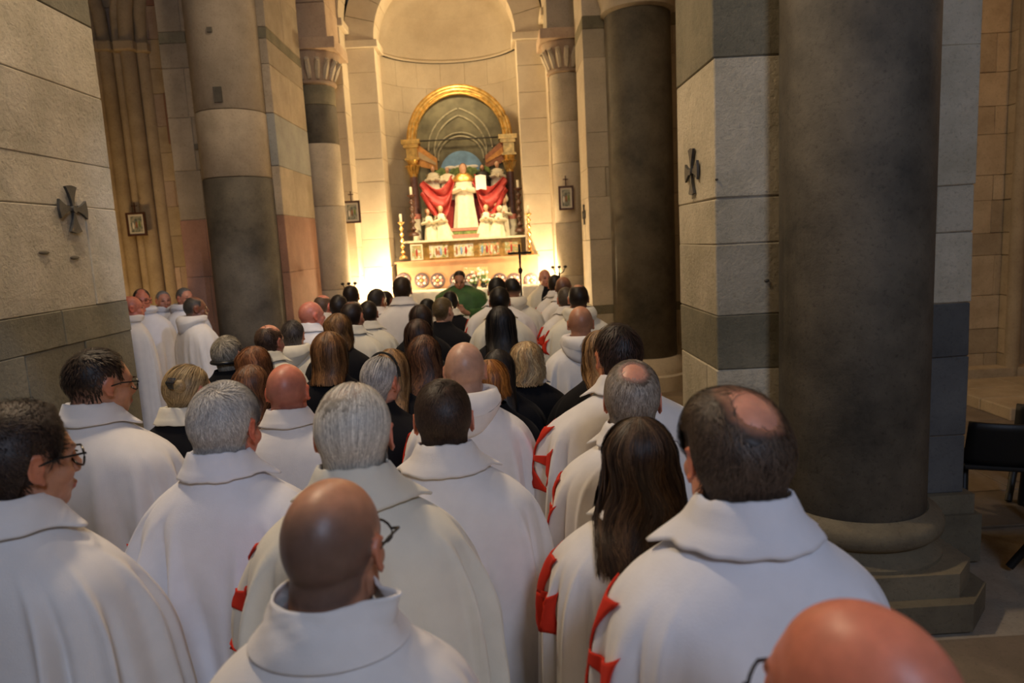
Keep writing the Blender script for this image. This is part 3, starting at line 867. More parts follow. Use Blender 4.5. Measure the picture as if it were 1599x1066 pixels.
# predella
YP = 12.05
def E(px, py): return XZ(px, py, YP)
x0, _ = E(641, 395); x1, _ = E(814, 385)
z1, z0 = E(725, 375)[1], E(725, 404)[1]
pre = empty('predella', ((x0+x1)/2, YP, z0), 'gold predella with five small painted panels under the altarpiece', 'altarpiece')
hw = (x1-x0)/2; H_ = z1-z0
MB().box(-hw, hw, 0, .3, 0, H_).build('predella_body', M['gold'], pre)
MB().box(-hw-.1, hw+.1, -.06, .34, H_, H_+.035).build('predella_top', M['ivory'], pre)
MB().box(-hw-.12, hw+.12, -.12, .34, -.05, 0).build('predella_ledge', M['darkwood'], pre)
cuts = [(-.99, -.77), (-.68, -.30), (-.24, .16), (.22, .62), (.68, .96)]
for i, (a, b) in enumerate(cuts):
    y_ = -.05 if i == 0 else 0
    fr = MB(); a *= hw; b *= hw; t = .022
    fr.box(a, b, y_-.02, y_+.02, H_-.05, H_-.025); fr.box(a, b, y_-.02, y_+.02, .02, .045); fr.box(a, a+t, y_-.02, y_+.02, .045, H_-.05); fr.box(b-t, b, y_-.02, y_+.02, .045, H_-.05)
    f_ = fr.build('panel_frame', M['gold'] if i else M['ivory'], pre)
    MB().box(a+t, b-t, y_-.012, y_+.02, .045, H_-.05).build('painting', [M['paintB'], M['paintA'], M['paintA'], M['paintB'], M['paintB']][i], f_)
    for q in range(4 if i not in (0, 4) else 1):
        xx = a+t+(b-a-2*t)*(q+.6)/(4.2 if i not in (0, 4) else 1.2)
        MB().ball((xx, y_-.014, .045+H_*.32), (.018, .006, H_*.22), 8, 6).build('painted_person', [M['crimson'], M['ivory'], M['rust'], M['sky']][(q+i) % 4], f_, True)

# altar back (carved wooden front with round rosettes)
YA2 = 11.70
x0, _ = XZ(621, 430, YA2); x1, _ = XZ(841, 430, YA2)
z1 = XZ(730, 406, YA2)[1]; z0 = .0
ab = empty('retable_shelf', ((x0+x1)/2, YA2, 0), 'pinkish wooden retable base with a row of carved round rosettes', 'altar')
hw = (x1-x0)/2
MB().box(-hw, hw, 0, .25, 0, z1).build('wooden_front', M['wood'], ab)
MB().box(-hw-.03, hw+.03, -.04, .26, z1, z1+.03).build('top_board', M['wood'], ab)
for px in (629, 658, 683, 713, 736, 780, 803, 829):
    xx = XZ(px, 430, YA2)[0]-(x0+x1)/2; zc_ = XZ(px, 432, YA2)[1]-.06
    e = MB().lathe([(0.001, -.012), (.115, -.012), (.125, 0), (.10, .012), (0.001, .004)], 24)
    e.v = [(x, z, y) for x, y, z in e.v]
    e.v = [(x+xx, -abs(y)-.002 if True else y, z+zc_) for x, y, z in e.v]
    rs = e.build('rosette', M['rosette'], ab, True)
    for k in range(8):
        a = PI/4*k
        MB().ball((xx+.066*math.cos(a), -.014, zc_+.066*math.sin(a)), (.024, .008, .024), 8, 5).build('rosette_petal', M['ivory'] if k % 2 else M['pinkstep'], rs, True)
    MB().ball((xx, -.016, zc_), (.026, .01, .026), 8, 5).build('rosette_heart', M['gold'], rs, True)
for px in (666, 743):   # stiles
    pass
MB().box(XZ(743, 430, YA2)[0]-(x0+x1)/2-.2, XZ(743, 430, YA2)[0]-(x0+x1)/2+.2, -.008, .0, z1-.34, z1-.12).build('carved_relief', M['paintB'], ab)

# altar table with white cloth
YM = 11.0
x0, _ = XZ(640, 460, YM); x1, _ = XZ(846, 460, YM)
z1 = XZ(740, 452, YM)[1]
at_ = empty('altar_table', ((x0+x1)/2, YM, 0), 'stone altar table standing before the carved retable base', 'altar')
hw = (x1-x0)/2
MB().box(-hw+.05, hw-.05, 0, .62, z1-.16, z1-.012).build('altar_slab', M['pale'], at_)
MB().box(-hw+.2, hw-.2, .06, .56, 0, z1-.16).build('altar_block', M['gold'], at_)
m = MB(); n = 60; V = []
for i in range(n+1):
    x_ = -hw+2*hw*i/n
    f = .012*math.sin(i*1.3)
    V += [(x_, .63, z1), (x_, 0, z1), (x_, -.02+f, z1-.03), (x_, -.03+f*1.6, z1-.20)]
m.add(V, [(4*i+j, 4*i+4+j, 4*i+5+j, 4*i+1+j) for i in range(n) for j in range(3)])
for s_ in (-1, 1): m.add([(s_*hw, .63, z1), (s_*hw, 0, z1), (s_*(hw+.02), 0, z1-.5), (s_*(hw+.02), .63, z1-.5)], [(0, 1, 2, 3)])
cl = m.build('altar_cloth', M['linen'], None, True); cl.location = at_.location
tag(cl, 'bright white linen cloth hanging over the altar table', 'tablecloth')
MB().box(-hw-.01, hw+.01, -.035, -.03, z1-.2, z1-.19).build('cloth_hem', M['gold'], cl)


# candlesticks
def candlestick(label, px, ptop, pbot, Y, mat, wid=.05, candle=.14):
    X_, zt = XZ(px, ptop, Y); zb_ = XZ(px, pbot, Y)[1]
    e = empty('candlestick', (X_, Y, zb_), label, 'candlestick', 'candlesticks around the altarpiece')
    h = zt-zb_-candle
    m = MB(); pr = [(wid*1.5, 0), (wid*1.5, .03), (wid*.9, .06)]
    k = 5
    for i in range(k):
        z = .06+(h-.12)*i/k; d = (h-.12)/k
        pr += [(wid*.35, z+d*.15), (wid*.9, z+d*.5), (wid*.35, z+d*.85)]
    pr += [(wid*.4, h-.05), (wid*1.2, h-.02), (wid*1.2, h)]
    m.lathe(pr, 16); m.build('stem', mat, e, True)
    MB().lathe([(.022, h), (.022, h+candle)], 14).build('candle', M['candle'], e, True)
    MB().tube([(0, 0, h+candle), (0, 0, h+candle+.015)], .003, 5).build('wick', M['iron'], e)
    return e


candlestick('tall dark turned candlestick standing left of the altarpiece pillar', 641, 292, 369, 12.22, M['darkwood'], .06, .13)
candlestick('tall dark turned candlestick standing right of the altarpiece pillar', 808, 281, 362, 12.22, M['darkwood'], .06, .13)
candlestick('brass candlestick at the left end of the retable shelf', 625, 334, 405, 11.82, M['brass'], .045, .13)
candlestick('brass candlestick at the right end of the retable shelf', 824, 320, 397, 11.82, M['brass'], .045, .13)

# processional cross
X_, zt = XZ(811, 390, 10.2)
pc = empty('processional_cross', (X_, 10.2, 0), 'dark processional cross on a tall pole right of the altar', 'cross')
MB().tube([(0, 0, .06), (0, 0, zt-.16)], .014, 10).build('pole', M['iron'], pc, True)
MB().lathe([(.16, 0), (.16, .02), (.05, .05), (.02, .08)], 20).build('foot', M['iron'], pc, True)
MB().ball((0, 0, zt-.30), (.035, .035, .05)).build('knop', M['iron'], pc, True)
m = MB(); m.box(-.016, .016, -.014, .014, zt-.2, zt+.08); m.box(-.17, .17, -.014, .014, zt-.06, zt-.03); m.build('cross', M['iron'], pc)
m = MB(); m.tube([(0, -.02, zt-.13), (0, -.03, zt-.03)], .018, 8); m.tube([(-.09, -.025, zt-.03), (0, -.025, zt-.05), (.09, -.025, zt-.03)], .009, 6); m.ball((0, -.03, zt-.0), .02); m.build('figure', M['iron'], pc, True)

# flowers on the altar
for (px, py, lab) in ((740, 440, 'white flower arrangement with green leaves right of the officiant'), (756, 447, 'small low bunch of white flowers at the edge of the altar table')):
    X_, Z_ = XZ(px, py, 11.35)
    e = empty('flower_arrangement', (X_, 11.35, z1), lab, 'flowers')
    MB().lathe([(.04, 0), (.06, .04), (.05, .08)], 14).build('vase', M['glass'], e, True)
    for k in range(9):
        a = R.uniform(0, 2*PI); r_ = R.uniform(.02, .12); zz_ = R.uniform(.1, .26)
        MB().ball((r_*math.cos(a), r_*math.sin(a), zz_), (.028, .028, .02), 8, 6).build('blossom', M['petal'], e, True)
        MB().tube([(0, 0, .05), (r_*math.cos(a+.6)*.8, r_*math.sin(a+.6)*.8, zz_*.7), (r_*1.2*math.cos(a+.6), r_*1.2*math.sin(a+.6), zz_*.9)], .012, 5, [.004, .02, .003]).build('leaf', M['leaf'], e, True)


# small iron candle holders in front of the jambs
for px, py, lab in ((545, 446, 'low black iron candle stand by the left choir jamb'), (873, 420, 'black iron candle stand by the right choir jamb')):
    X_, Z_ = XZ(px, py, 10.3)
    e = empty('candle_stand', (X_, 10.3, 0), lab, 'candle stand')
    MB().lathe([(.12, 0), (.12, .02), (.02, .04), (.012, Z_-.05)], 14).build('stand_pole', M['iron'], e, True)
    for dx in (-.09, 0, .09):
        MB().tube([(0, 0, Z_-.08), (dx*.7, 0, Z_-.04), (dx, 0, Z_+.02)], .008, 6).build('branch', M['iron'], e, True)
        MB().ball((dx, 0, Z_+.03), (.028, .028, .022)).build('pricket_cup', M['iron'], e, True)

# uplight housings
for s_ in (-1, 1):
    e = empty('floor_spotlight', ((-1.98 if s_ < 0 else 0.84), 11.44 if s_ < 0 else 11.30, 0), 'black floor spotlight at the foot of the %s choir jamb' % ('left' if s_ < 0 else 'right'), 'lamp', 'floor spotlights of the choir')
    MB().lathe([(.07, 1.0), (.09, 1.06), (.09, 1.14), (.085, 1.14), (.06, 1.08)], 18).build('lamp_head', M['iron'], e, True)
    MB().tube([(0, 0, .03), (0, 0, 1.02)], .02, 8).build('lamp_post', M['iron'], e, True)
    MB().lathe([(.13, 0), (.13, .02), (.03, .035)], 16).build('lamp_foot', M['iron'], e, True)


# ------------------------------------------------------------------ chairs
def chair(label, x, y, rz, s=1.0, arms=False):
    e = empty('chair', (x, y, 0), label, 'chair', 'black stacking chairs'); e.rotation_euler.z = rz
    # shell back faces -y (seen from behind when rz = 0), seat extends to +y
    V = []; nu, nv = 9, 7
    for i in range(nu):
        u = i/(nu-1)*2-1
        for j in range(nv):
            v = j/(nv-1)
            V.append((u*.23*(1-.06*v), -.20+.05*u*u*.9-.07*v, .42+v*.31))
    m = MB(); m.add(V, [(i*nv+j, (i+1)*nv+j, (i+1)*nv+j+1, i*nv+j+1) for i in range(nu-1) for j in range(nv-1)])
    o = m.build('backrest', M['black_plastic'], e, True); sd = o.modifiers.new('s', 'SOLIDIFY'); sd.thickness = .018
    V, Fc = chamfer_box(-.23, .23, -.21, .23, .395, .425, .012, 0); m = MB(); m.add(V, Fc); m.build('seat', M['black_plastic'], e)
    for sx in (-1, 1):
        MB().tube([(sx*.19, -.04, .40), (sx*.235, -.27, .012)], .024, 8).build('leg', M['black_plastic'], e, True)
        MB().tube([(sx*.19, .04, .40), (sx*.235, .27, .012)], .024, 8).build('leg', M['black_plastic'], e, True)
    return e


X_, Z_ = XZ(1541, 700, 4.75)
chair('black plastic chair with splayed legs directly right of the near pier', X_, 4.66, math.radians(-22))
chair('black chair cut by the right frame edge behind the pier chair', X_+.62, 4.95, math.radians(-38))
X_, Z_ = XZ(1660, 860, 3.75)
chair('nearest black chair at the lower right, mostly outside the frame', X_+.02, 3.62, math.radians(75))
X_, Z_ = XZ(1037, 600, 5.6)
chair('black chair with a curved frame in front of the farther right column', X_, 5.5, math.radians(5))
# ------------------------------------------------------------------ people
def remeshed(mb, vox, it=3, fac=.5):
    me = mesh('tmp', mb.v, mb.f); o = bpy.data.objects.new('tmp', me); COL.objects.link(o)
    bm = bmesh.new(); bm.from_mesh(me); bmesh.ops.recalc_face_normals(bm, faces=bm.faces); bm.to_mesh(me); bm.free()
    r = o.modifiers.new('r', 'REMESH'); r.mode = 'VOXEL'; r.voxel_size = vox
    s_ = o.modifiers.new('s', 'SMOOTH'); s_.iterations = it; s_.factor = fac
    dg = bpy.context.evaluated_depsgraph_get(); ev = o.evaluated_get(dg).to_mesh()
    V = np.empty(len(ev.vertices)*3); ev.vertices.foreach_get('co', V); V = V.reshape(-1, 3)
    Fc = [tuple(p.vertices) for p in ev.polygons]
    bpy.data.objects.remove(o); bpy.data.meshes.remove(me)
    return V, Fc


HC = np.array([0, .02, 1.595]); HREF = 1.625      # head centre of the 1.75 m canonical body


def head_mb(female=False, ears=True):
    """head + neck + upper chest around the origin = head centre (eye level)"""
    k = .95 if female else 1.0
    m = MB()
    m.ball((0, -.014, .024), (.077*k, .099*k, .096*k), 32, 22)
    m.ball((0, .030, -.035), (.060*k, .060, .082*k), 24, 16)
    m.ball((0, .046, .02), (.060*k, .045, .055), 20, 14)
    m.ball((0, .056, -.086*k), (.034, .030, .028), 16, 10)
    for s_ in (-1, 1):
        m.ball((s_*.040, .052, -.030), (.024, .028, .026), 12, 8)          # cheek
        m.ball((s_*.045*k, .010, -.062), (.022, .040, .030), 12, 8)        # jaw
        m.ball((s_*.024, .078, .022), (.024, .016, .009), 10, 6)           # brow
        if not ears: continue
        c = np.array([s_*.0755*k, -.002, -.002])
        rim = [c+np.array([s_*(.010+.006*math.sin(t)*0), -.004-.016*math.cos(t)-.003, .027*math.sin(t)]) for t in np.linspace(-2.1, 2.3, 14)]
        m.tube(rim, .0045, 6)
        m.ball(c+np.array([s_*.003, -.002, 0]), (.006, .014, .026), 10, 8)
        m.ball(c+np.array([s_*.004, .004, -.028]), (.006, .008, .010), 8, 6)
    m.tube([(0, .088, .014), (0, .099, -.012), (0, .108, -.028)], .01, 8, [.008, .010, .012])
    m.ball((0, .100, -.034), (.017, .012, .009), 10, 6)
    m.ball((0, .090, -.060), (.024, .010, .006), 12, 6); m.ball((0, .088, -.070), (.020, .010, .006), 12, 6)
    nr = .052 if female else .066
    m.lathe([(nr*1.35, -.225), (nr*1.08, -.17), (nr, -.12), (nr*.98, -.07), (nr*.9, .0)], 20, (0, -.030))
    m.ball((0, -.03, -.245), (.15, .075, .055), 20, 10)
    return m


HEADS = {}
for nm, fem, vox in (('m_hi', False, .0048), ('m_lo', False, .0085), ('f_hi', True, .0075), ('f_lo', True, .0085)):
    HEADS[nm] = remeshed(head_mb(fem), vox, 4 if vox < .005 else 1)
BARE = {f: remeshed(head_mb(f, False), .0085, 1) for f in (False, True)}

# radial table of the head surface for hair placement
OC = np.array([0, -.012, .012])
def radial(V, Fc):
    bv = BVHTree.FromPolygons([Vector(v) for v in V], Fc)
    na, npz = 72, 48
    T = np.zeros((na, npz+1))
    for i in range(na):
        a = 2*PI*i/na
        for j in range(npz+1):
            p = PI*j/npz*.9
            d = Vector((math.sin(p)*math.sin(a), -math.sin(p)*math.cos(a), math.cos(p)))
            h = bv.ray_cast(Vector(OC)+d*.3, -d)     # outermost surface
            T[i, j] = .3-h[3] if h[0] is not None else .09
    # the ears must not lift the hair: clamp
    lim = np.quantile(T[:, :26], .995)
    return np.minimum(T, .118)
RT = {False: radial(*BARE[False]), True: radial(*BARE[True])}


def rlook(T, a, p):
    na, n = T.shape[0], T.shape[1]-1
    fa = (a/(2*PI)*na) % na; fp = np.clip(p/(PI*.9)*n, 0, n-1e-3)
    i0 = np.floor(fa).astype(int) % na; i1 = (i0+1) % na; j0 = np.floor(fp).astype(int); j1 = j0+1
    u = fa-np.floor(fa); v = fp-j0
    return (T[i0, j0]*(1-u)+T[i1, j0]*u)*(1-v)+(T[i0, j1]*(1-u)+T[i1, j1]*u)*v


def sstep(x, a, b):
    t = np.clip((x-a)/(b-a), 0, 1); return t*t*(3-2*t)


def dirs(a, p): return np.stack([np.sin(p)*np.sin(a), -np.sin(p)*np.cos(a), np.cos(p)], -1)


ZT = ([0, 35, 58, 70, 80, 102, 112, 125, 140, 180], [-.080, -.078, -.058, -.020, .032, .036, .004, .045, .078, .086])
def hairmask(P, fem=False):
    az = np.degrees(np.arctan2(np.abs(P[..., 0]), -P[..., 1]+.0))
    zl = np.interp(az, *ZT)
    return sstep(P[..., 2], zl-.004, zl+.016)


def set_col(me, cols):
    a = me.color_attributes.new('Col', 'FLOAT_COLOR', 'POINT')
    c = np.ones((len(me.vertices), 4), np.float32); c[:, :3] = cols
    a.data.foreach_set('color', c.ravel())


def np_mesh(name, V, quads):
    """fast mesh from (n,3) verts and (m,4) quads"""
    me = bpy.data.meshes.new(name)
    V = np.ascontiguousarray(V, np.float32); q = np.ascontiguousarray(quads, np.int32)
    me.vertices.add(len(V)); me.vertices.foreach_set('co', V.ravel())
    me.loops.add(q.size); me.loops.foreach_set('vertex_index', q.ravel())
    me.polygons.add(len(q)); me.polygons.foreach_set('loop_start', np.arange(0, q.size, 4, dtype=np.int32))
    try: me.polygons.foreach_set('loop_total', np.full(len(q), 4, np.int32))
    except Exception: pass
    me.update(calc_edges=True)
    return me


def grid_quads(nu, nv, wrap=False, off=0):
    i = np.arange(nu if wrap else nu-1); j = np.arange(nv-1)
    I, J = np.meshgrid(i, j, indexing='ij'); I2 = (I+1) % nu
    return np.stack([I*nv+J, I2*nv+J, I2*nv+J+1, I*nv+J+1], -1).reshape(-1, 4)+off


def ribbons(P, width, rng, out):
    """P (n,k,3) strand paths, out (n,k,3) outward normals -> verts, quads"""
    n, k, _ = P.shape
    T = np.gradient(P, axis=1); T /= np.linalg.norm(T, axis=2, keepdims=True)+1e-9
    B = np.cross(T, out); B /= np.linalg.norm(B, axis=2, keepdims=True)+1e-9
    w = width*np.array([.6]+[1]*(k-2)+[.25])[None, :, None]*rng.uniform(.7, 1.3, (n, 1, 1))
    V = np.stack([P-B*w, P+B*w], 2).reshape(n, k*2, 3)
    q = np.array([[2*i, 2*i+1, 2*i+3, 2*i+2] for i in range(k-1)])
    Q = (q[None]+(np.arange(n)*2*k)[:, None, None]).reshape(-1, 4)
    return V.reshape(-1, 3), Q


def smooth_noise(x, y, seed, f=1.0):
    r = np.random.RandomState(seed); s_ = 0
    for k in range(6):
        a, b, c = r.uniform(-1, 1, 3)*np.array([6, 6, 6])*f*(1+.5*k); s_ = s_+np.sin(a*x+b*y+c*3)/(1+.5*k)
    return s_/3


def thickness(P, st, fem):
    m = hairmask(P-np.array([0, 0, -1])*0 if not st.get('low') else P+np.array([0, 0, st['low']]), fem)
    th = st.get('thick', .012)*.62
    z = P[..., 2]
    az = np.degrees(np.arctan2(np.abs(P[..., 0]), -P[..., 1]))
    side = 1-(.55*np.exp(-((az-85)/28)**2)*(1-sstep(z, .03, .09)))
    t = m*th*side
    if not st.get('low'): t = t*(.40+.60*sstep(z, -.085, .02))
    fade = st.get('fade')
    if fade: t = t*(.18+.82*sstep(z, fade[0], fade[1]))
    for (cx, cy, cz, r, sft, amt) in st.get('bald', []):
        d = np.sqrt((P[..., 0]-cx)**2+(P[..., 1]-cy)**2+(P[..., 2]-cz)**2)
        t = t*(1-amt*(1-sstep(d, r-sft, r+sft)))
    return t, m


def short_hair(st, fem, lod, seed):
    """cap + strands following the skull; returns V, Q, colours in head space"""
    rng = np.random.RandomState(seed); T = RT[fem]
    na, npz = (96, 56) if lod == 0 else (40, 26)
    a = np.linspace(0, 2*PI, na, endpoint=False)[:, None]+np.zeros((1, npz)); p = np.linspace(.02, PI*.80, npz)[None, :]+np.zeros((na, 1))
    r = rlook(T, a, p); D = dirs(a, p); P0 = OC+D*r[..., None]
    t, m = thickness(P0, st, fem)
    lump = 1+.25*smooth_noise(a*0+D[..., 0]*3, D[..., 2]*3+D[..., 1]*2, seed, .7)
    hh = t*.72*lump
    V = OC+D*(r+np.where(t > .0015, hh, -.006))[..., None]
    Q = grid_quads(na, npz, True)
    keep = (t.reshape(-1)[Q] > .0015).any(1)
    Q = Q[keep]
    c0, c1 = np.array(st['col']), np.array(st.get('col2', st['col']))
    sc = np.array(st.get('scalp', (.5, .26, .17)))
    mix = np.clip(t/(st.get('thick', .012)*.62)*1.3, 0, 1)[..., None]
    nz = rng.uniform(.6, 1.0, (na, npz, 1))
    capc = (c0*.75*nz)
    capc = capc*mix+(sc*.75+c0*.25)*(1-mix) if st.get('show', True) else capc
    C = capc.reshape(-1, 3)
    Vs, Qs, Cs = [V.reshape(-1, 3)], [Q], [C]
    n = int(st.get('n', 6000)*(1 if lod == 0 else .16))
    if lod < 2 and n:
        aa = rng.uniform(0, 2*PI, n*2); pp = np.arccos(rng.uniform(math.cos(PI*.78), 1, n*2))
        rr = rlook(T, aa, pp); P = OC+dirs(aa, pp)*rr[:, None]; tt, _ = thickness(P, st, fem)
        ok = rng.uniform(0, 1, n*2) < np.clip(tt/(st.get('thick', .012)*.62)*1.5, 0, 1)
        aa, pp, tt = aa[ok][:n], pp[ok][:n], tt[ok][:n]; n = len(aa)
        k = 6; L = st.get('len', .035)*rng.uniform(.7, 1.3, n)
        # flow: away from the whorl at the crown, towards nape / sides / front
        wh = dirs(np.array([st.get('wa', .3)]), np.array([.55]))[0]
        d = dirs(aa, pp); pts = []; outs = []
        sw = st.get('swirl', .5); mess = st.get('mess', .25)
        jit = rng.normal(0, mess, (n, 3))
        for s_ in range(k):
            av = np.arctan2(d[:, 0], -d[:, 1]); pv = np.arccos(np.clip(d[:, 2], -1, 1))
            rr = rlook(T, av % (2*PI), pv)
            f = s_/(k-1)
            tn, _ = thickness(OC+d*rr[:, None], st, fem); tt = np.minimum(tt, tn+.002)
            lift = tt*(.62+.5*math.sin(min(f*1.3, 1)*PI*.5))+st.get('lift', .0)*f+.0008
            pts.append(OC+d*(rr+lift)[:, None]); outs.append(d.copy())
            fl = d-wh; fl = fl-d*(fl*d).sum(1, keepdims=True)
            fl /= np.linalg.norm(fl, axis=1, keepdims=True)+1e-6
            fl = fl+sw*np.cross(d, fl)*np.exp(-((d-wh)**2).sum(1, keepdims=True)*3)
            fl = fl+jit+np.array([0, 0, -.45])*(1 if st.get('down', True) else 0)
            fl = fl-d*(fl*d).sum(1, keepdims=True); fl /= np.linalg.norm(fl, axis=1, keepdims=True)+1e-6
            d = d+fl*(L/(k-1)/.095)[:, None]; d /= np.linalg.norm(d, axis=1, keepdims=True)
        Pk = np.stack(pts, 1); Ok = np.stack(outs, 1)
        w = st.get('w', .0007)*(1 if lod == 0 else 2.2)
        V2, Q2 = ribbons(Pk, w, rng, Ok)
        u = rng.uniform(0, 1, (n, 1))**1.3
        pc = (Ok[:, 0, 2:3]+.2)
        grey = st.get('greyside')
        base = c0*(1-u)+c1*u
        if grey is not None:
            g_ = np.clip((.25-Ok[:, 0, 2:3])*1.6, 0, 1)*rng.uniform(.3, 1, (n, 1)); base = base*(1-g_)+np.array(grey)*g_
        cc = np.repeat(base*rng.uniform(.75, 1.2, (n, 1)), 2*k, 0)
        Qs.append(Q2+len(Vs[0])); Vs.append(V2); Cs.append(cc)
    return np.concatenate(Vs), np.concatenate(Qs), np.concatenate(Cs)


def long_hair(st, fem, lod, seed):
    """curtain of hair over skull hanging to z = zend, azimuth limited"""
    rng = np.random.RandomState(seed); T = RT[fem]
    zend, th, wave = st.get('zend', -.28), st.get('thick', .024), st.get('wave', .008)
    spread, amax = st.get('spread', 1.15), math.radians(st.get('amax', 118))
    flare = st.get('flare', .0)
    freq = st.get('freq', 60)
    def surf(a, s, depth, ph):
        """a azimuth from the back; s 0..1 along; depth 0 inner .. 1 outer"""
        arc = .17; total = arc+(-zend); l = s*total
        p = np.clip(l/arc, 0, 1)*1.62; h = np.maximum(l-arc, 0)
        r = rlook(T, a % (2*PI), p); d = dirs(a, p)
        P = OC+d*(r+th*(.35+.65*depth)*(.55+.45*np.clip(p/1.2, 0, 1))*(1+.55*smooth_noise(a*4.5, s*1.6, seed+4, .8)*np.clip(s*3, 0, 1)))[..., None]
        hh = h/max(total-arc, .01)
        k = 1+(spread-1)*hh+flare*hh*hh
        # narrow slightly at the neck then fall over the shoulders
        neck = 1-.06*np.exp(-((h-.09)/.05)**2)*(1 if wave < .012 else .4)
        bx = P[..., 0]*k*neck; by = (P[..., 1]+.02)*(neck*k*.9+.1)-.02-.10*np.clip(h-.10, 0, 1)**.8*np.cos(a)*.9
        bz = P[..., 2]-h
        w = wave*(.5+hh)*np.sin(l*freq+ph)*np.clip(l*8, 0, 1)
        bx = bx+w*np.cos(a); by = by+w*np.sin(a)*.8
        bx = bx-np.sin(a)*0; 
        return np.stack([bx, by, bz], -1), d
    na, ns = (72, 40) if lod == 0 else (36, 22)
    a = np.linspace(-amax, amax, na)[:, None]+np.zeros((1, ns)); s = np.linspace(0, 1, ns)[None, :]+np.zeros((na, 1))
    clump = .5+.5*smooth_noise(a*2.2, s*.6, seed, .9)
    rag = 1-.10*np.abs(smooth_noise(a*5, a*0, seed+1, 1))
    V, _ = surf(a, s*rag, .45+.4*clump*s, smooth_noise(a*2, a*0, seed+2, .6)*3)
    Q = grid_quads(na, ns)
    c0, c1 = np.array(st['col']), np.array(st.get('col2', st['col']))
    C = np.repeat((c0*.6)[None], na*ns, 0)*rng.uniform(.7, 1.1, (na*ns, 1))
    Vs, Qs, Cs = [V.reshape(-1, 3)], [Q], [C]; off = na*ns
    # front top part of the scalp
    sv, sq, sc = short_hair(dict(col=st['col'], thick=th*.55, n=0), fem, 1, seed); Vs.append(sv); Qs.append(sq+off); Cs.append(sc*.8); off += len(sv)
    n = int(st.get('n', 2600)*(1 if lod == 0 else .33 if lod == 1 else .18)); k = 14 if lod == 0 else 9
    aa = rng.uniform(-amax, amax, n); s0 = rng.uniform(0, .12, n); s1 = rng.uniform(.75, 1.0, n)
    ss = s0[:, None]+(s1-s0)[:, None]*np.linspace(0, 1, k)[None]
    ph = smooth_noise(aa*2, aa*0, seed+2, .6)*3+rng.normal(0, .35, n)
    dd = rng.uniform(.4, 1.15, n)
    A = aa[:, None]+np.zeros((1, k))+st.get('mess', .05)*np.sin(ss*7+rng.uniform(0, 6, (n, 1)))
    P, O = surf(A, ss, dd[:, None]+np.zeros((1, k)), ph[:, None]+np.zeros((1, k)))
    O = np.stack([np.sin(A), -np.cos(A), .15+0*A], -1)
    V2, Q2 = ribbons(P, st.get('w', .0011)*(1 if lod == 0 else 2.0), rng, O)
    u = (.5+.5*np.sin(aa*9+seed)+rng.normal(0, .35, n)).clip(0, 1)[:, None]**1.5
    base = np.repeat(((c0*(1-u)+c1*u)*rng.uniform(.7, 1.2, (n, 1))), 2*k, 0)
    Vs.append(V2); Qs.append(Q2+off); Cs.append(base)
    return np.concatenate(Vs), np.concatenate(Qs), np.concatenate(Cs)


def bun_hair(st, fem, lod, seed):
    V, Q, C = short_hair(dict(st, thick=st.get('thick', .012), len=.09, mess=.05, down=True, wa=3.1, swirl=0), fem, lod, seed)
    rng = np.random.RandomState(seed+5)
    bc = np.array(st.get('bun', (0, -.115, .02))); br = st.get('br', .045)
    na, npz = 24, 14
    a = np.linspace(0, 2*PI, na, endpoint=False)[:, None]+np.zeros((1, npz)); p = np.linspace(.02, PI-.02, npz)[None]+np.zeros((na, 1))
    rr = br*(1+.10*np.sin(a*3+p*4)); B = bc+dirs(a, p)*rr[..., None]*np.array([1.15, .75, 1.0])
    c0, c1 = np.array(st['col']), np.array(st.get('col2', st['col']))
    cb = c0*.6+(c1-c0)*(.5+.5*np.sin(a*3+p*4))[..., None]*.5
    Qb = grid_quads(na, npz, True)+len(V)
    V = np.concatenate([V, B.reshape(-1, 3)]); Q = np.concatenate([Q, Qb]); C = np.concatenate([C, cb.reshape(-1, 3)])
    n = 500; k = 8; t0 = rng.uniform(0, 2*PI, n); tilt = rng.uniform(.3, 2.8, n)
    tt = t0[:, None]+np.linspace(0, 1.8, k)[None]; pp = tilt[:, None]+.2*np.sin(tt)
    D = dirs(tt, pp); P = bc+D*(br*1.06)*np.array([1.15, .75, 1.0])
    V2, Q2 = ribbons(P, .0016, rng, D); u = rng.uniform(0, 1, (n, 1))
    C2 = np.repeat(c0*(1-u)+c1*u, 2*k, 0)
    return np.concatenate([V, V2]), np.concatenate([Q, Q2+len(V)]), np.concatenate([C, C2])


